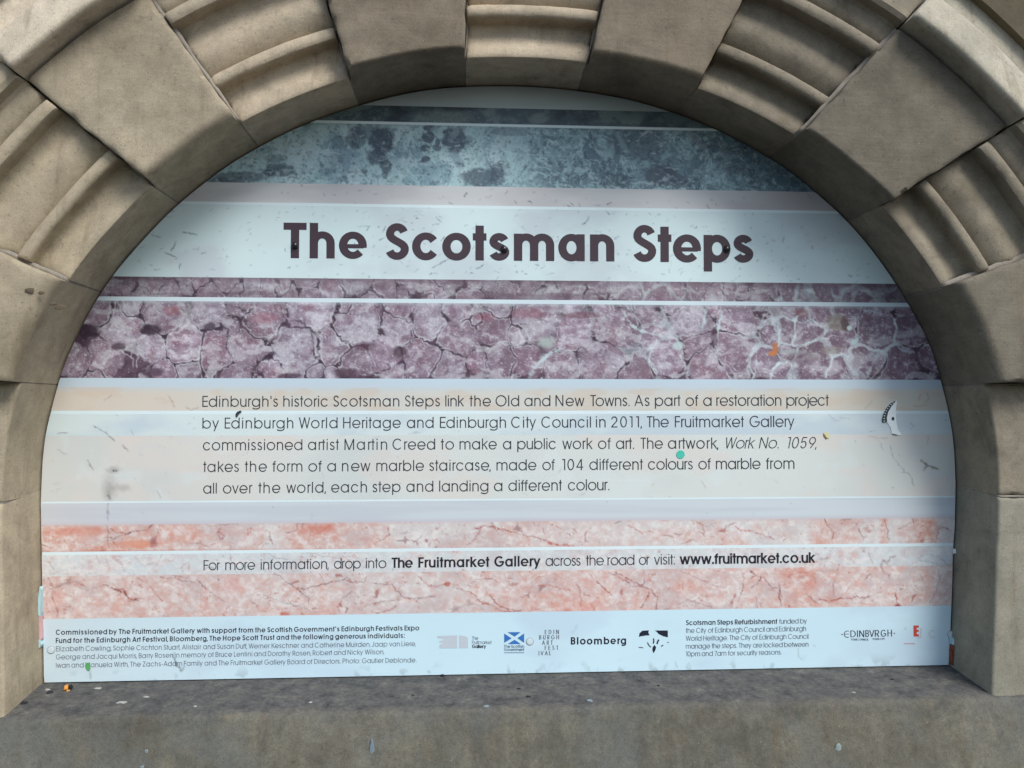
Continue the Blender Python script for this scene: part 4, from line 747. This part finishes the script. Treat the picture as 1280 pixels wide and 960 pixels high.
        stem(v, 0, 1); c([(v, 1-h), (W-.28, 1-h)]+arc(W-.28, .73-h/2, .28-v, .27-h/2, 90, -90, 9)+[(v, .46)]); ch == 'R' and d(W*.48, .46, W-v, 0)
    elif ch == 'T': stem(W/2, 0, 1-wh*.5); bar(0, W, 1-h)
    elif ch == 'U': arch(v, W-v, -.01, 1, False); stem(W-v, .3, 1)
    elif ch == 'V': d(v, 1, W/2, 0); d(W-v, 1, W/2, 0)
    elif ch == 'W': q = (W-2*v)/4; d(v, 1, v+q, 0); d(v+2*q, 1, v+q, 0); d(v+2*q, 1, v+3*q, 0); d(W-v, 1, v+3*q, 0)
    elif ch == 'Y': d(v, 1, W/2, .45); d(W-v, 1, W/2, .45); stem(W/2, 0, .47)
    elif ch == 'Z': bar(0, W, 1-h); bar(0, W, h); d(v, wh*.6, W-v, 1-wh*.6)
    elif ch == '0': ring(0, W, -.01, 1.01)
    elif ch == '1': stem(W-v, 0, 1); bar(0, W-v, 1-h)
    elif ch == '2': c(arc(W/2, .69, W/2-v, .31-h, 170, -28, 12)+[(v*1.3, wh)]); bar(0, W, h)
    elif ch == '4': stem(W*.74, 0, 1); bar(0, W, .26); d(W*.72, .98, v, .28)
    elif ch == '5': bar(W*.2, W*.92, 1-h); d(W*.24, 1, W*.1, .5); c(arc(W/2, .32, W/2-v, .33-h, 140, -160, 15))
    elif ch == '7': bar(0, W, 1-h); d(W-v, 1, W*.3, 0)
    elif ch == '9': ring(0, W, .34, 1.01); d(W-v*1.2, .56, W*.36, 0)
    elif ch in '.:': q = max(wv, .11); stem(v, 0, q); ch == ':' and stem(v, XH-q, XH)
    elif ch == ',': d(W*.7, .11, 0, -.13)
    elif ch == "'": stem(v, .72, 1)
    elif ch == '-': bar(0, W, .38)
    return o, W

class Text:
    def __init__(s): s.v = []; s.f = []; s.k = 0
    def quad_strip(s, left, right, P):
        d = .00035+s.k*.000022; s.k = (s.k+1) % 9; n0 = len(s.v)
        for a, b in zip(left, right):
            for q in (a, b): x, z = P(q); s.v.append((x, -d, z))
        for i in range(len(left)-1): a = n0+2*i; s.f.append((a, a+1, a+3, a+2))
    def ribbon(s, pts, wv, wh, P):
        pts = [p for i, p in enumerate(pts) if i == 0 or math.dist(p, pts[i-1]) > 1e-5]
        n = len(pts); L = []; Rr = []; closed = n > 3 and math.dist(pts[0], pts[-1]) < 1e-6
        for i, p in enumerate(pts):
            a = pts[i-1] if i > 0 else (pts[-2] if closed else p); b = pts[i+1] if i < n-1 else (pts[1] if closed else p)
            tx, ty = b[0]-a[0], b[1]-a[1]; l = math.hypot(tx, ty) or 1; tx /= l; ty /= l
            hw = .5*math.sqrt((wv*ty)**2+(wh*tx)**2); L.append((p[0]-ty*hw, p[1]+tx*hw)); Rr.append((p[0]+ty*hw, p[1]-tx*hw))
        s.quad_strip(L, Rr, P)
    def diag(s, x0, y0, x1, y1, wv, wh, P):
        if y1 < y0: x0, y0, x1, y1 = x1, y1, x0, y0
        dx, dy = x1-x0, y1-y0; L = math.hypot(dx, dy); hw = .5*wv*L/dy*.94
        hw = min(hw, wv*.75) if abs(dx) < dy*1.6 else .5*wh*L/dy
        s.quad_strip([(x0-hw, y0), (x1-hw, y1)], [(x0+hw, y0), (x1+hw, y1)], P)
    def word(s, txt, xa, xb, yb, cap, wv, wh=None, shear=0., track=None, base2=None):
        """txt between photo pixels xa..xb with its baseline at yb; cap = capital height in pixels"""
        wh = wh or wv*.88; gl = [glyph(ch, wv, wh) for ch in txt]; ws = [g_[1] for g_ in gl]
        gp = []
        for p_, q_ in zip(txt[:-1], txt[1:]):
            g_ = ends(p_, 'r')+ends(q_, 'l')
            if ' ' in (p_, q_): g_ = .03
            if p_ == 'T' and q_ in 'oe': g_ -= .1
            gp.append(g_)
        x0, z0 = bp(xa, yb); x1, z1 = bp(xb, yb if base2 is None else base2); m = math.hypot(x1-x0, z1-z0); cm = cap*m/(xb-xa)
        tot = m/cm; G = sum(ws); Q = sum(gp) or 1e-6
        k = (tot-G)/Q if gp else 1; k = max(.35, min(2.2, k)); sc = tot/(G+Q*k) if gp else max(.5, tot/G)
        ux, uz = (x1-x0)/m, (z1-z0)/m; x = 0
        for (st, W), ch, g_ in zip(gl, txt, gp+[0]):
            def P(q, x=x): a = (x+q[0])*sc*cm+shear*q[1]*cm; b_ = q[1]*cm; return (x0+ux*a, z0+uz*a+b_)
            for t in st:
                if t[0] == 'w': s.ribbon(t[1], t[2], t[3], P)
                elif t[0] == 'c': s.ribbon(t[1], wv/ max(sc, .6), wh, P)
                else: s.diag(*t[1:], wv, wh, P)
            x += W+g_*k
        return s
    def poly(s, pts):  # flat filled shape given in photo pixels (a fan from the first point)
        d = .00035+s.k*.000022; s.k = (s.k+1) % 9; n0 = len(s.v)
        for q in pts: x, z = bp(*q); s.v.append((x, -d, z))
        s.f.append(tuple(range(n0, n0+len(pts))))
    def line(s, pts, w):
        P = lambda q: bp(q[0], q[1]); s.ribbon([(a, b) for a, b in pts], w, w, P)
    def build(s, name, mat, parent=sign, label=None):
        bm = bmesh.new(); vs = [bm.verts.new(v) for v in s.v]
        for f in s.f:
            try: bm.faces.new([vs[i] for i in f])
            except ValueError: pass
        for f in bm.faces:
            f.normal_update()
            if f.normal.y > 0: f.normal_flip()
        me = bpy.data.meshes.new(name); org = Vector(SO); bmesh.ops.translate(bm, verts=bm.verts, vec=-org); bm.to_mesh(me); bm.free(); me.materials.append(mat)
        o = bpy.data.objects.new(name, me); COL.objects.link(o); o.parent = parent
        if label: o['label'] = label
        return o
ink_t = plain('ink_aubergine', (64, 50, 58), .45, .05); ink_b = plain('ink_dark_grey', (50, 52, 60), .45, .05); ink_k = plain('ink_black', (38, 34, 44), .45, .05); ink_g = plain('ink_grey_small', (88, 96, 106), .45, .05); ink_s = plain('ink_small_bold', (42, 46, 56), .45, .05)

# title: every word placed where it stands
for w_, a_, c_, y0, y1 in [('The', 354.2, 458.5, 322.6, 323.4), ('Scotsman', 481.3, 768, 324.6, 326.8), ('Steps', 790.8, 942, 327.2, 328.4)]:
    t = Text(); t.word(w_, a_, c_, y0, 45, .232, .20, base2=y1); t.build('title_lettering', ink_t, label='bold aubergine title word '+w_)
LINES = [
 ([("Edinburgh's", 253, 347.5), ('historic', 354.2, 410.5), ('Scotsman', 416.7, 499.2), ('Steps', 506.2, 550), ('link', 556.7, 580), ('the', 587, 613.7), ('Old', 619.5, 649), ('and', 655.5, 688), ('New', 694.5, 730.5), ('Towns.', 738, 787), ('As', 793, 812), ('part', 818.7, 850.7), ('of', 857, 873), ('a', 879, 889.5), ('restoration', 895.5, 976.7), ('project', 983, 1036)], 508.4, 507.0),
 ([('by', 253, 273.7), ('Edinburgh', 281, 366.7), ('World', 373.7, 422), ('Heritage', 429, 501), ('and', 508.7, 542), ('Edinburgh', 550, 632.5), ('City', 639, 670), ('Council', 676.7, 738.7), ('in', 745, 757), ('2011,', 764, 802), ('The', 808.7, 836), ('Fruitmarket', 843.7, 930), ('Gallery', 937, 993)], 535.6, 533.6),
 ([('commissioned', 253.7, 378), ('artist', 385, 423.7), ('Martin', 430.7, 484), ('Creed', 490.7, 544), ('to', 551, 567.5), ('make', 574.5, 621), ('a', 628.7, 639), ('public', 646.7, 695.5), ('work', 703, 740.7), ('of', 747.5, 763.7), ('art.', 770, 792.5), ('The', 800.7, 828.7), ('artwork,', 835, 897.5), ('/Work', 905, 942), ('/No.', 948.5, 973), ('/1059,', 983, 1020)], 562.9, 560.2),
 ([('takes', 254, 298.7), ('the', 306, 333.7), ('form', 340.7, 378), ('of', 385.5, 402.5), ('a', 409, 420), ('new', 427.5, 463), ('marble', 470.5, 530), ('staircase,', 536.7, 613), ('made', 620.7, 670.5), ('of', 678, 693.7), ('104', 703, 729), ('different', 736.7, 803.7), ('colours', 810, 866), ('of', 873, 888.7), ('marble', 895, 950.7), ('from', 957.5, 993)], 590, 586),
 ([('all', 254, 271), ('over', 278.7, 315.5), ('the', 323, 350.5), ('world,', 358, 407), ('each', 414, 458.7), ('step', 465.7, 500.7), ('and', 508, 541.7), ('landing', 549, 610.5), ('a', 617.5, 628), ('different', 635.5, 702.5), ('colour.', 710, 761.7)], 617, 612.6),
 ([('For', 254.5, 275), ('more', 281.7, 319), ('information,', 326, 410.5), ('drop', 417.5, 451), ('into', 457.5, 483), ('*The', 489.5, 516), ('*Fruitmarket', 523, 611.7), ('*Gallery', 618, 675.7), ('across', 682, 725.7), ('the', 732.5, 755), ('road', 759.5, 793), ('or', 798.7, 811.7), ('visit:', 817.5, 843.7), ('*www.fruitmarket.co.uk', 849.5, 1019)], 712.8, 703.3)]
info = LINES.pop(); yy = lambda x: info[1]+(info[2]-info[1])*(x-254.5)/(1019-254.5)
for a_, b_ in ((0, 5), (5, 8), (8, 13), (13, 14)): q = info[0][a_:b_]; LINES.append((q, yy(q[0][1]), yy(q[-1][2])))
for words, ya, yb in LINES:
    xa, xb = words[0][1], words[-1][2]; t = Text(); tb = Text()
    for wd, a, c_ in words:
        y0 = ya+(yb-ya)*(a-xa)/(xb-xa); y1 = ya+(yb-ya)*(c_-xa)/(xb-xa)
        if wd[0] == '*': tb.word(wd[1:], a, c_, y0, 12.9, .185, .155, base2=y1)
        elif wd[0] == '/': t.word(wd[1:], a, c_, y0, 13.7, .085, .078, shear=.2, base2=y1)
        else: t.word(wd, a, c_, y0, 13.7 if ya < 700 else 12.8, .096, .088, base2=y1)
    if t.v: t.build('lettering', ink_b)
    if tb.v: tb.build('lettering', ink_k)
def small(txt, xa, xb, ya, yb, cap, wv, mat=None, T=None):
    t = T or Text(); t.word(txt, xa, xb, ya, cap, wv, base2=yb)
    if T is None: t.build('lettering', mat)
small('Commissioned by The Fruitmarket Gallery with support from the Scottish Government\'s Edinburgh Festivals Expo', 69.8, 524, 793.4, 787.8, 6.3, .17, ink_s)
small('Fund for the Edinburgh Art Festival, Bloomberg, The Hope Scott Trust and the following generous individuals:', 69.8, 506, 803.7, 797.2, 6.3, .17, ink_s)
small('Elizabeth Cowling, Sophie Crichton Stuart, Alistair and Susan Duff, Werner Keschner and Catherine Muirden, Jaap van Liere,', 70, 519.5, 814, 807.4, 6.2, .10, ink_g)
small('George and Jacqui Morris, Barry Rosen in memory of Bruce Lentini and Dorothy Rosen, Robert and Nicky Wilson,', 70, 480, 824.2, 817.6, 6.2, .10, ink_g)
small('Iwan and Manuela Wirth, The Zachs-Adam Family and The Fruitmarket Gallery Board of Directors. Photo: Gautier Deblonde.', 70, 520.6, 834.6, 827.8, 6.2, .10, ink_g)
small('Scotsman Steps Refurbishment', 857.5, 971.5, 781.4, 779.6, 6.0, .17, ink_s); small('funded by', 974, 1008.5, 779.6, 779.0, 6.0, .10, ink_g)
for s_, xb, ya, yb in [('the City of Edinburgh Council and Edinburgh', 1007.5, 791.2, 788.6), ('World Heritage. The City of Edinburgh Council', 1010.5, 801, 798.2), ('manage the steps. They are locked between', 1010.5, 810.8, 808.2), ('10pm and 7am for security reasons.', 977, 820.4, 818)]:
    small(s_, 857.3, xb, ya, yb, 6.0, .10, ink_g)
# gallery logo, flag, festival, bank, heritage, city council, trust
pale = plain('ink_pale_grey', (186, 194, 200), .5, .03)
t = Text(); t.poly([(546.5, 795), (571.5, 794), (571.5, 810), (549.5, 810.3), (549.5, 805.5), (553.5, 805), (553.5, 803.2), (549, 803), (549, 801), (554, 800.5), (554, 798), (547, 797.5)]); t.poly([(574, 794.2), (580, 794.8), (585, 797), (585, 810), (574, 810)]); t.build('gallery_logo', pale)
t = Text(); t.word('The', 590, 597.8, 799.6, 4.2, .10); t.word('Fruitmarket', 590, 614.5, 804.9, 4.2, .10); t.build('lettering', ink_g)
t = Text(); t.word('Gallery', 590, 607.6, 810, 4.3, .2); t.build('lettering', ink_s)
blue = plain('ink_flag_blue', (52, 112, 178), .45, .1)
t = Text(); t.poly([(634.5, 790.2), (650.8, 790), (643.3, 795.7)]); t.poly([(630.2, 791.8), (630.2, 803.4), (639.5, 797.8)]); t.poly([(655.2, 791.6), (655.2, 803.4), (646.8, 797.6)]); t.poly([(634.5, 805), (651, 805), (643.2, 799.6)]); t.build('flag_logo', blue, label='blue flag with a white diagonal cross')
t = Text(); t.word('The Scottish', 630, 655.4, 809.6, 3.6, .15); t.word('Government', 630, 655.2, 813.6, 3.6, .15); t.line([(630, 815.8), (655, 815.8)], .7); t.build('lettering', plain('ink_navy', (70, 92, 120), .45))
def serif_word(t, txt, xa, xb, yb, cap):
    # thick uprights, hairline bars and slab serifs
    wv, wh = .16, .08; gl = [glyph(ch, wv, wh) for ch in txt]; W = [g_[1]*.9 for g_ in gl]; n = len(txt); m = bp(xb, yb)[0]-bp(xa, yb)[0]; cm = cap*PXM; x0, z0 = bp(xa, yb)
    gap_ = (m/cm-sum(W))/max(1, n-1); x = 0
    for (st, w_), ch, w9 in zip(gl, txt, W):
        def P(q, x=x): return (x0+(x+q[0]*.9)*cm, z0+q[1]*cm)
        for q in st:
            if q[0] == 'w': t.ribbon(q[1], wv, wh, P)
            elif q[0] == 'c':
                t.ribbon(q[1], wv, wh, P)
                if len(q[1]) == 2 and abs(q[1][0][0]-q[1][1][0]) < 1e-6:
                    for y in (0.03, .97): t.ribbon([(q[1][0][0]-.13, y), (q[1][0][0]+.13, y)], .06, .06, P)
            else: t.diag(*q[1:], .16, wh, P)
        x += w9+gap_
t = Text()
for s_, a, c_, y in [('EDIN', 681, 698.6, 792.5), ('BURGH', 674, 698.8, 799.2), ('ART', 677.5, 691, 805.8), ('FEST', 681, 698, 812.2), ('IVAL', 673.4, 688.6, 819)]: serif_word(t, s_, a, c_, y, 5.1)
t.build('lettering', plain('ink_serif_grey', (84, 88, 98), .45), label='small serif letters set in five ragged lines')
t = Text(); t.word('Bloomberg', 713.6, 782.6, 805.6, 9.0, .20, .17, base2=804.9); t.build('lettering', plain('ink_deep_black', (22, 26, 42), .45), label='bold black company name')
t = Text()
t.poly([(798.6, 796.3), (799.3, 791.5), (803, 788.3), (811, 787.8), (810.6, 791), (812, 794), (807, 794.3), (803.5, 795), (801, 795.2)]); t.poly([(818.5, 788), (834.8, 788), (834.8, 796.6), (829, 795.2), (823.5, 792.5), (820.5, 789.2)])
t.line([(809.3, 803), (811, 806.5), (813.6, 809)], 1.2); t.line([(816.9, 798), (817.3, 801), (816.6, 804.5)], 1.6); t.line([(823.6, 799.5), (821.8, 802.5), (821.4, 805)], 1.9); t.poly([(818.2, 806.2), (820.2, 809), (818.8, 813.5), (816.6, 816.4), (815.4, 812), (816, 808.5)]); t.line([(826.5, 808), (829, 806.2)], 1.3); t.line([(798.5, 809), (804, 809.6)], .9); t.line([(834, 803.5), (836, 802.5)], .8)
t.build('heritage_logo', plain('ink_logo_black', (32, 36, 52), .45), label='black and white circular ink emblem, partly worn')
t = Text()
for ch, xa_, xb_ in [('E', 1055.2, 1061.4), ('D', 1063, 1069.8), ('I', 1071.3, 1072.3), ('N', 1074, 1080.2), ('B', 1081.8, 1086), ('V', 1086.5, 1093), ('R', 1093.5, 1099), ('G', 1101, 1107.7), ('H', 1109.4, 1115)]:
    y_ = 796.6-(xa_-1055)*.02
    if ch == 'E': t.ribbon(arc(1059.2, y_-4, 4, 4, 65, 295), .8, .8, lambda q: bp(q[0], q[1])); t.line([(1055.5, y_-4.1), (1061.2, y_-4.1)], .6)
    else: t.word(ch, xa_, xb_, y_, 8.1, .13, .085)
t.line([(1051.8, 792.9), (1053.2, 792.9)], 1.3); t.line([(1117.2, 791.6), (1118.6, 791.6)], 1.3); t.build('lettering', ink_s, label='spaced capitals with a dot at each end')
for a_, b_, y_ in ((1063.5, 1085.5, 799.6), (1090.5, 1106, 799)):
    t = Text(); t.word('YOUR COUNCIL' if a_ < 1080 else 'YOUR CITY', a_, b_, y_+.9, 2.3, .2); t.build('fine_print', ink_g)
t = Text(); t.word('E', 1142.3, 1148.6, 795.5, 13.2, .30, .20); t.build('letter_logo', plain('ink_red', (196, 76, 58), .45, .1), label='red capital letter with a grey echo')
t = Text(); t.line([(1151, 785), (1151, 797), (1147, 797)], 1.6); t.build('letter_shadow', pale); t = Text(); t.line([(1129.6, 804.6), (1143.5, 804.6)], .8); t.build('underline', plain('ink_red_line', (190, 110, 110), .45))
t = Text(); t.ribbon([(a_, b_) for a_, b_ in arc(1165.6, 792.4, 4.4, 4.4, 60, 300)], 1.1, 1.1, lambda q: bp(q[0], q[1])); t.build('letter_logo', pale, label='faint worn capital letter')

# fixings: black dome bolts through the title and pale screw caps in the footer
def dome(name, px, py, r, h_, mat, label=None, ringm=None, parent=sign):
    x, z = bp(px, py); v = []; f = []; n = 20; K_ = 6
    for k in range(K_):
        a = k/(K_-1)*math.pi/2
        for i in range(n): q = 2*math.pi*i/n; v.append((x+r*math.cos(a)*math.cos(q), -(.0012+h_*math.sin(a)), z+r*math.cos(a)*math.sin(q)))
    for i in range(n): q = 2*math.pi*i/n; v.append((x+r*math.cos(q), 0, z+r*math.sin(q)))
    for k in range(K_-1):
        for i in range(n): f.append((k*n+i, k*n+(i+1) % n, (k+1)*n+(i+1) % n, (k+1)*n+i))
    b0 = K_*n
    for i in range(n): f.append((b0+i, b0+(i+1) % n, (i+1) % n, i))
    o = mesh_obj(name, v, f, mat, parent, smooth=True, origin=(x, 0, z)); 
    if label: o['label'] = label
    return o
bolt_m = plain('black_plastic_cap', (26, 26, 28), .3, .1, spec=.6)
for px, py in [(368.7, 307), (630, 311.7), (908.3, 311.5)]: dome('bolt_cap', px, py, .0072, .0062, bolt_m)
cap_m = plain('pale_plastic_cap', (196, 210, 214), .6, .1); capr = plain('dirty_ring', (150, 156, 158), .7)
for px, py in [(63.8, 812.5), (662.2, 802), (1189, 793)]:
    dome('screw_cap', px, py, .0064, .0004, cap_m)
    x, z = bp(px, py); tt = Text(); tt.ribbon(arc(px, py, 4.6, 4.6, 0, 360, 24), .7, .7, lambda q: bp(q[0], q[1])); tt.build('cap_rim', capr)

# ------------------------------------------------------------------ stickers, scraps and litter
def flat_thing(name, polys, d, th, mats, **k):
    """a thin real sheet at depth d: list of outlines in photo pixels, one part each"""
    cx = np.mean([p[0] for p in polys[0][1]]); cy = np.mean([p[1] for p in polys[0][1]]); x, z = bp(cx, cy, d)
    r_ = root(name, (x, -d, z), **k) if len(polys) > 1 else None
    for i, (nm, pts) in enumerate(polys):
        q = [bp(*p, d) for p in pts]; n = len(q); dd = d+i*.0003
        v = [(a, -dd-th, b_) for a, b_ in q]+[(a, -dd, b_) for a, b_ in q]
        f = [tuple(range(n))]+[(j, n+j, n+(j+1) % n, (j+1) % n) for j in range(n)]
        o = mesh_obj(nm if r_ else name, v, f, mats[i], r_, origin=(x, -d, z))
        if not r_: props(o, **k)
g_dot = plain('turquoise_vinyl', (72, 190, 168), .5, .08)
flat_thing('round_sticker', [('sticker', arc(850.7, 568, 5.2, 5.2, 0, 345, 20))], .0008, .0003, [g_dot], label='small round turquoise dot stuck on the paragraph text', cat='sticker')
wh_p = plain('white_paper', (232, 240, 238), .6, .03); dkp = plain('sticker_dark_green', (50, 64, 66), .5, .1)
band_o = [(1119.5, 500.5)]+[(1112.5, 504.5), (1107, 510.5), (1103.6, 518), (1102.3, 524), (1103, 528.3)]; band_i = [(1108.8, 528), (1108.4, 522), (1110, 515), (1113.5, 509), (1118.5, 502.8)]
flat_thing('torn_sticker', [('sticker_paper', [(1120, 500), (1121, 502.5), (1119.6, 513), (1120.2, 525), (1122, 536), (1127, 543.5), (1121, 544), (1115, 542.5), (1113.5, 535), (1109.5, 528.5), (1103.5, 528.6), (1102.2, 524), (1103.5, 517), (1107, 510), (1112.5, 504)]),
    ('sticker_band', band_o+band_i), ('sticker_spot', arc(1116, 523.4, 1.7, 2.4, 0, 330, 10)), ('sticker_foot', [(1115.2, 541.8), (1118.3, 542.6), (1122.3, 544), (1120, 543.9), (1115.6, 542.8)])], .0008, .0004, [wh_p, dkp, dkp, dkp], label='torn remains of a round white sticker with dark green rim', cat='sticker')
tt = Text()
for i in range(9):
    a0 = 118+i*8.5; cx, cy, rr = 1126, 524, 20.5
    tt.line([(cx+rr*math.cos(R(a0)), cy-rr*math.sin(R(a0))*1.05), (cx+(rr+1.8)*math.cos(R(a0)), cy-(rr+1.8)*math.sin(R(a0))*1.05)], .8)
for i, v in enumerate(tt.v): tt.v[i] = (v[0], v[1]-.0016, v[2])
stk = [o for o in bpy.data.objects if o.name == 'torn_sticker'][0]
me = bpy.data.meshes.new('sticker_letters'); me.from_pydata([(v[0]-stk.location.x, v[1]-stk.location.y, v[2]-stk.location.z) for v in tt.v], [], tt.f); me.materials.append(wh_p); o = bpy.data.objects.new('sticker_letters', me); COL.objects.link(o); o.parent = stk
yel = plain('yellowed_paper', (206, 204, 160), .6, .1); brn = plain('brown_glue', (130, 104, 62), .6, .15)
flat_thing('sticker_remnant', [('paper_scrap', [(1029.5, 541), (1032.5, 539.8), (1036, 541.2), (1037.3, 544.5), (1036, 548), (1033.5, 547), (1031, 544)]), ('glue_streak', [(1029, 542), (1031, 543.5), (1034, 548.6), (1032.6, 548.8), (1030, 545.5)])], .0008, .0004, [yel, brn], label='tiny yellowish paper remnant at the end of the third text line', cat='sticker')
flat_thing('gum_spot', [('gum', [(294.5, 517.5), (297, 514.5), (301, 513), (302, 515), (299, 517), (297, 520.5), (295.3, 521.5)])], .0008, .0012, [plain('dark_gum', (44, 52, 60), .6)], label='small dark blob stuck above the second text line', cat='gum')
flat_thing('gum_spot', [('gum', [(107.5, 829), (110.5, 828), (113, 832), (113, 836), (110.5, 838.5), (108, 836), (106.5, 832)])], .0008, .0008, [plain('green_smear', (84, 160, 92), .6, .2)], label='small green smear on the last line of credits', cat='gum')

def lump(name, px, py, d, rx, rz, ry, mat, seed, **k):
    """small irregular solid centred where it lies"""
    x, z = bp(px, py, d); bm = bmesh.new(); bmesh.ops.create_icosphere(bm, subdivisions=3, radius=1)
    for v in bm.verts:
        n_ = 1+.45*mn.noise(v.co*1.3+Vector((seed, 0, 0)))+.18*mn.noise(v.co*3.7+Vector((0, seed, 0))); v.co = Vector((v.co.x*rx, v.co.y*ry, v.co.z*rz))*n_
    me = bpy.data.meshes.new(name); bm.to_mesh(me); bm.free(); me.materials.append(mat); me.polygons.foreach_set('use_smooth', [True]*len(me.polygons))
    o = bpy.data.objects.new(name, me); COL.objects.link(o); o.location = (x, -d, z); return props(o, **k) if k else o
def on_ledge(px, py):   # depth of the ledge point seen at a pixel
    for d in np.linspace(-.0, .14, 281):
        if bp(px, py, d)[1] >= ZSILL-.0145*max(0, d)/.134: return d
    return .14
white_c = plain('pale_flake', (150, 152, 146), .7, .15)
d0 = on_ledge(84.5, 863); r_ = root('cigarette_stub', (bp(84, 862, d0)[0], -d0, bp(84, 862, d0)[1]+.004), label='crumpled orange stub with a burnt black end on the left of the ledge', cat='litter')
for nm, px, py, rx, rz, ry, mt, sd_ in [('filter', 83, 859.5, .0042, .0052, .005, plain('orange_paper', (206, 140, 66), .6, .2), 3), ('filter_end', 85.5, 864.3, .0044, .0036, .005, plain('orange_paper_pale', (202, 152, 84), .6, .2), 5), ('burnt_end', 88.4, 858.6, .0040, .0038, .0045, plain('burnt_ash', (34, 34, 34), .9), 7)]:
    o = lump(nm, px, py, d0, rx, rz, ry, mt, sd_); o.parent = r_; o.location = Vector(o.location)-Vector(r_['_o'])
FL = [(122.8, 860.3, .0068, .0011, 'long pale flake lying under the left end of the sign'), (59, 862, .0058, .0016, 'pale flake beside the orange stub near the left corner'), (152, 878, .008, .0018, 'broad pale smear like flake left of the centre ledge'), (183, 871, .0055, .0012, 'thin whitish flake below the word Family'),
      (244, 883, .0034, .0018, 'small bright crumb on the ledge a quarter of the way along'), (388, 878, .0036, .0018, 'white crumb on the ledge front below the credits end'), (608, 883, .0052, .0022, 'pale blue chip at the ledge edge below the flag'), (737, 876, .0055, .0028, 'crumpled silvery foil bit on the ledge below the company name'), (644, 892, .003, .0026, 'small pale blue crumb on the sill front left of the foil'), (1067, 866, .004, .0016, 'white crumb on the right half of the ledge')]
bluec = plain('pale_blue_chip', (122, 138, 142), .5, .15)
for i, (px, py, rx, rz, lb) in enumerate(FL):
    dd = on_ledge(px, py); lump('litter_flake', px, py, dd, rx, rz, rx*.7, bluec if 'blue' in lb or 'silvery' in lb else white_c, i*2.3, label=lb, cat='litter', group='pale flakes scattered on the ledge')
dkc = plain('dark_grit', (40, 42, 44), .9)
for i, (px, py, rx, lb) in enumerate([(648, 861, .0042, 'dark pebble of grit under the flag logo'), (660, 871, .0046, 'larger dark grit lump right of centre on the ledge'), (553, 844, .0040, 'dark lump stuck to the bottom edge of the sign'), (1115, 849.5, .0044, 'dark oval grit lump near the right end of the ledge'), (823, 857, .003, 'small dark speck of grit on the ledge under the credits'), (516, 869, .003, 'small dark fleck left of centre on the ledge'), (30, 879, .0062, 'black crumb in the left corner of the ledge'), (62, 866, .006, 'dark crumb beside the pale flake in the left corner')]):
    dd = on_ledge(px, py) if i != 2 else .002; lump('grit', px, py, dd, rx, rx*.45, rx*.8, dkc, i*3.1+1, label=lb, cat='grit', group='dark grit on the ledge')
def on_front(px, py):
    for d in np.linspace(.14, .22, 200):
        z = bp(px, py, d)[1]-ZSILL
        if z >= -.0255-(d-.148)/.32: return d
    return .16
for i, (px, py, rx, rz, mt, lb) in enumerate([(183, 943, .0055, .011, bluec, 'pale blue grey drip of gum on the sill front at the lower left'), (465, 938, .0048, .020, plain('grey_blue_smear', (112, 128, 134), .7, .15), 'tall grey blue smear on the sill front below the credits'), (1048, 936, .0078, .010, plain('pale_gum', (134, 146, 142), .7, .2), 'pale round gum spot on the sill front at the lower right'), (178, 960, .006, .004, bluec, 'pale chip at the bottom edge below the blue grey drip'), (930, 934, .003, .003, white_c, 'tiny white speck on the sill front between the smear and the gum spot')]):
    dd = on_front(px, py); lump('gum_mark', px, py, dd-.001, rx*.85, rz*.9, .0012, mt, i*1.7+2, label=lb, cat='gum', group='marks on the sill front')
# rubbish jammed between board and jambs
pk = plain('pink_scrap', (206, 168, 170), .6, .15); cy_ = plain('pale_cyan_scrap', (176, 208, 212), .5, .1); rdm = plain('rust_red_scrap', (140, 74, 50), .6, .2)
def wedge(name, parts, d, **k):
    c0 = parts[0][1]; x, z = bp(c0[0][0], c0[0][1], d); r_ = root(name, (x, -d, z), **k)
    for nm, pts, mt, th in parts:
        q = [bp(*p, d) for p in pts]; n = len(q); v = []; rr = random.Random(len(nm))
        for a, b_ in q: v.append((a, -d-th*rr.uniform(.6, 1.2), b_))
        for a, b_ in q: v.append((a, -d+.006, b_))
        mesh_obj(nm, v, [tuple(range(n))]+[(j, n+j, n+(j+1) % n, (j+1) % n) for j in range(n)], mt, r_, origin=(x, -d, z))
wedge('crumpled_wrapper', [('wrapper_top', [(50.5, 733), (52.6, 736), (52.8, 765), (51.6, 770), (48.2, 768), (47.8, 752), (49, 742)], cy_, .004), ('wrapper_middle', [(48.3, 768), (51.8, 770), (53, 798), (51.5, 800), (47.2, 799), (48.4, 782)], pk, .003), ('wrapper_tip', [(47, 799), (51, 799.5), (53, 805), (51.5, 808.5), (47.5, 810), (45.3, 804)], cy_, .005)], .006, label='crumpled pink and pale blue wrapper jammed between sign and left jamb', cat='litter')
wedge('rusty_scrap', [('scrap_strip', [(1189.6, 806), (1191.5, 808), (1194, 818), (1195.5, 826), (1193.5, 829), (1190.5, 818)], rdm, .004), ('scrap_curl', [(1188.6, 812), (1189.8, 816), (1192, 828), (1191.6, 833), (1188.8, 826)], rdm, .003), ('scrap_cap', [(1188.5, 798), (1191.6, 797), (1193, 801), (1191.5, 806), (1188.8, 805)], cy_, .003)], .008, label='rusty red curled scrap jammed between sign and right jamb', cat='litter')
flat_thing('paper_corner', [('paper', [(1190.6, 686), (1194.2, 686), (1194.6, 691), (1191, 692)])], .004, .002, [wh_p], label='tiny white paper corner at the right edge of the pink band', cat='paper')
for o in bpy.data.objects:
    if '_o' in o.keys(): del o['_o']
print('objects', len(bpy.data.objects), 'tris~', sum(len(m_.polygons) for m_ in bpy.data.meshes)*2)
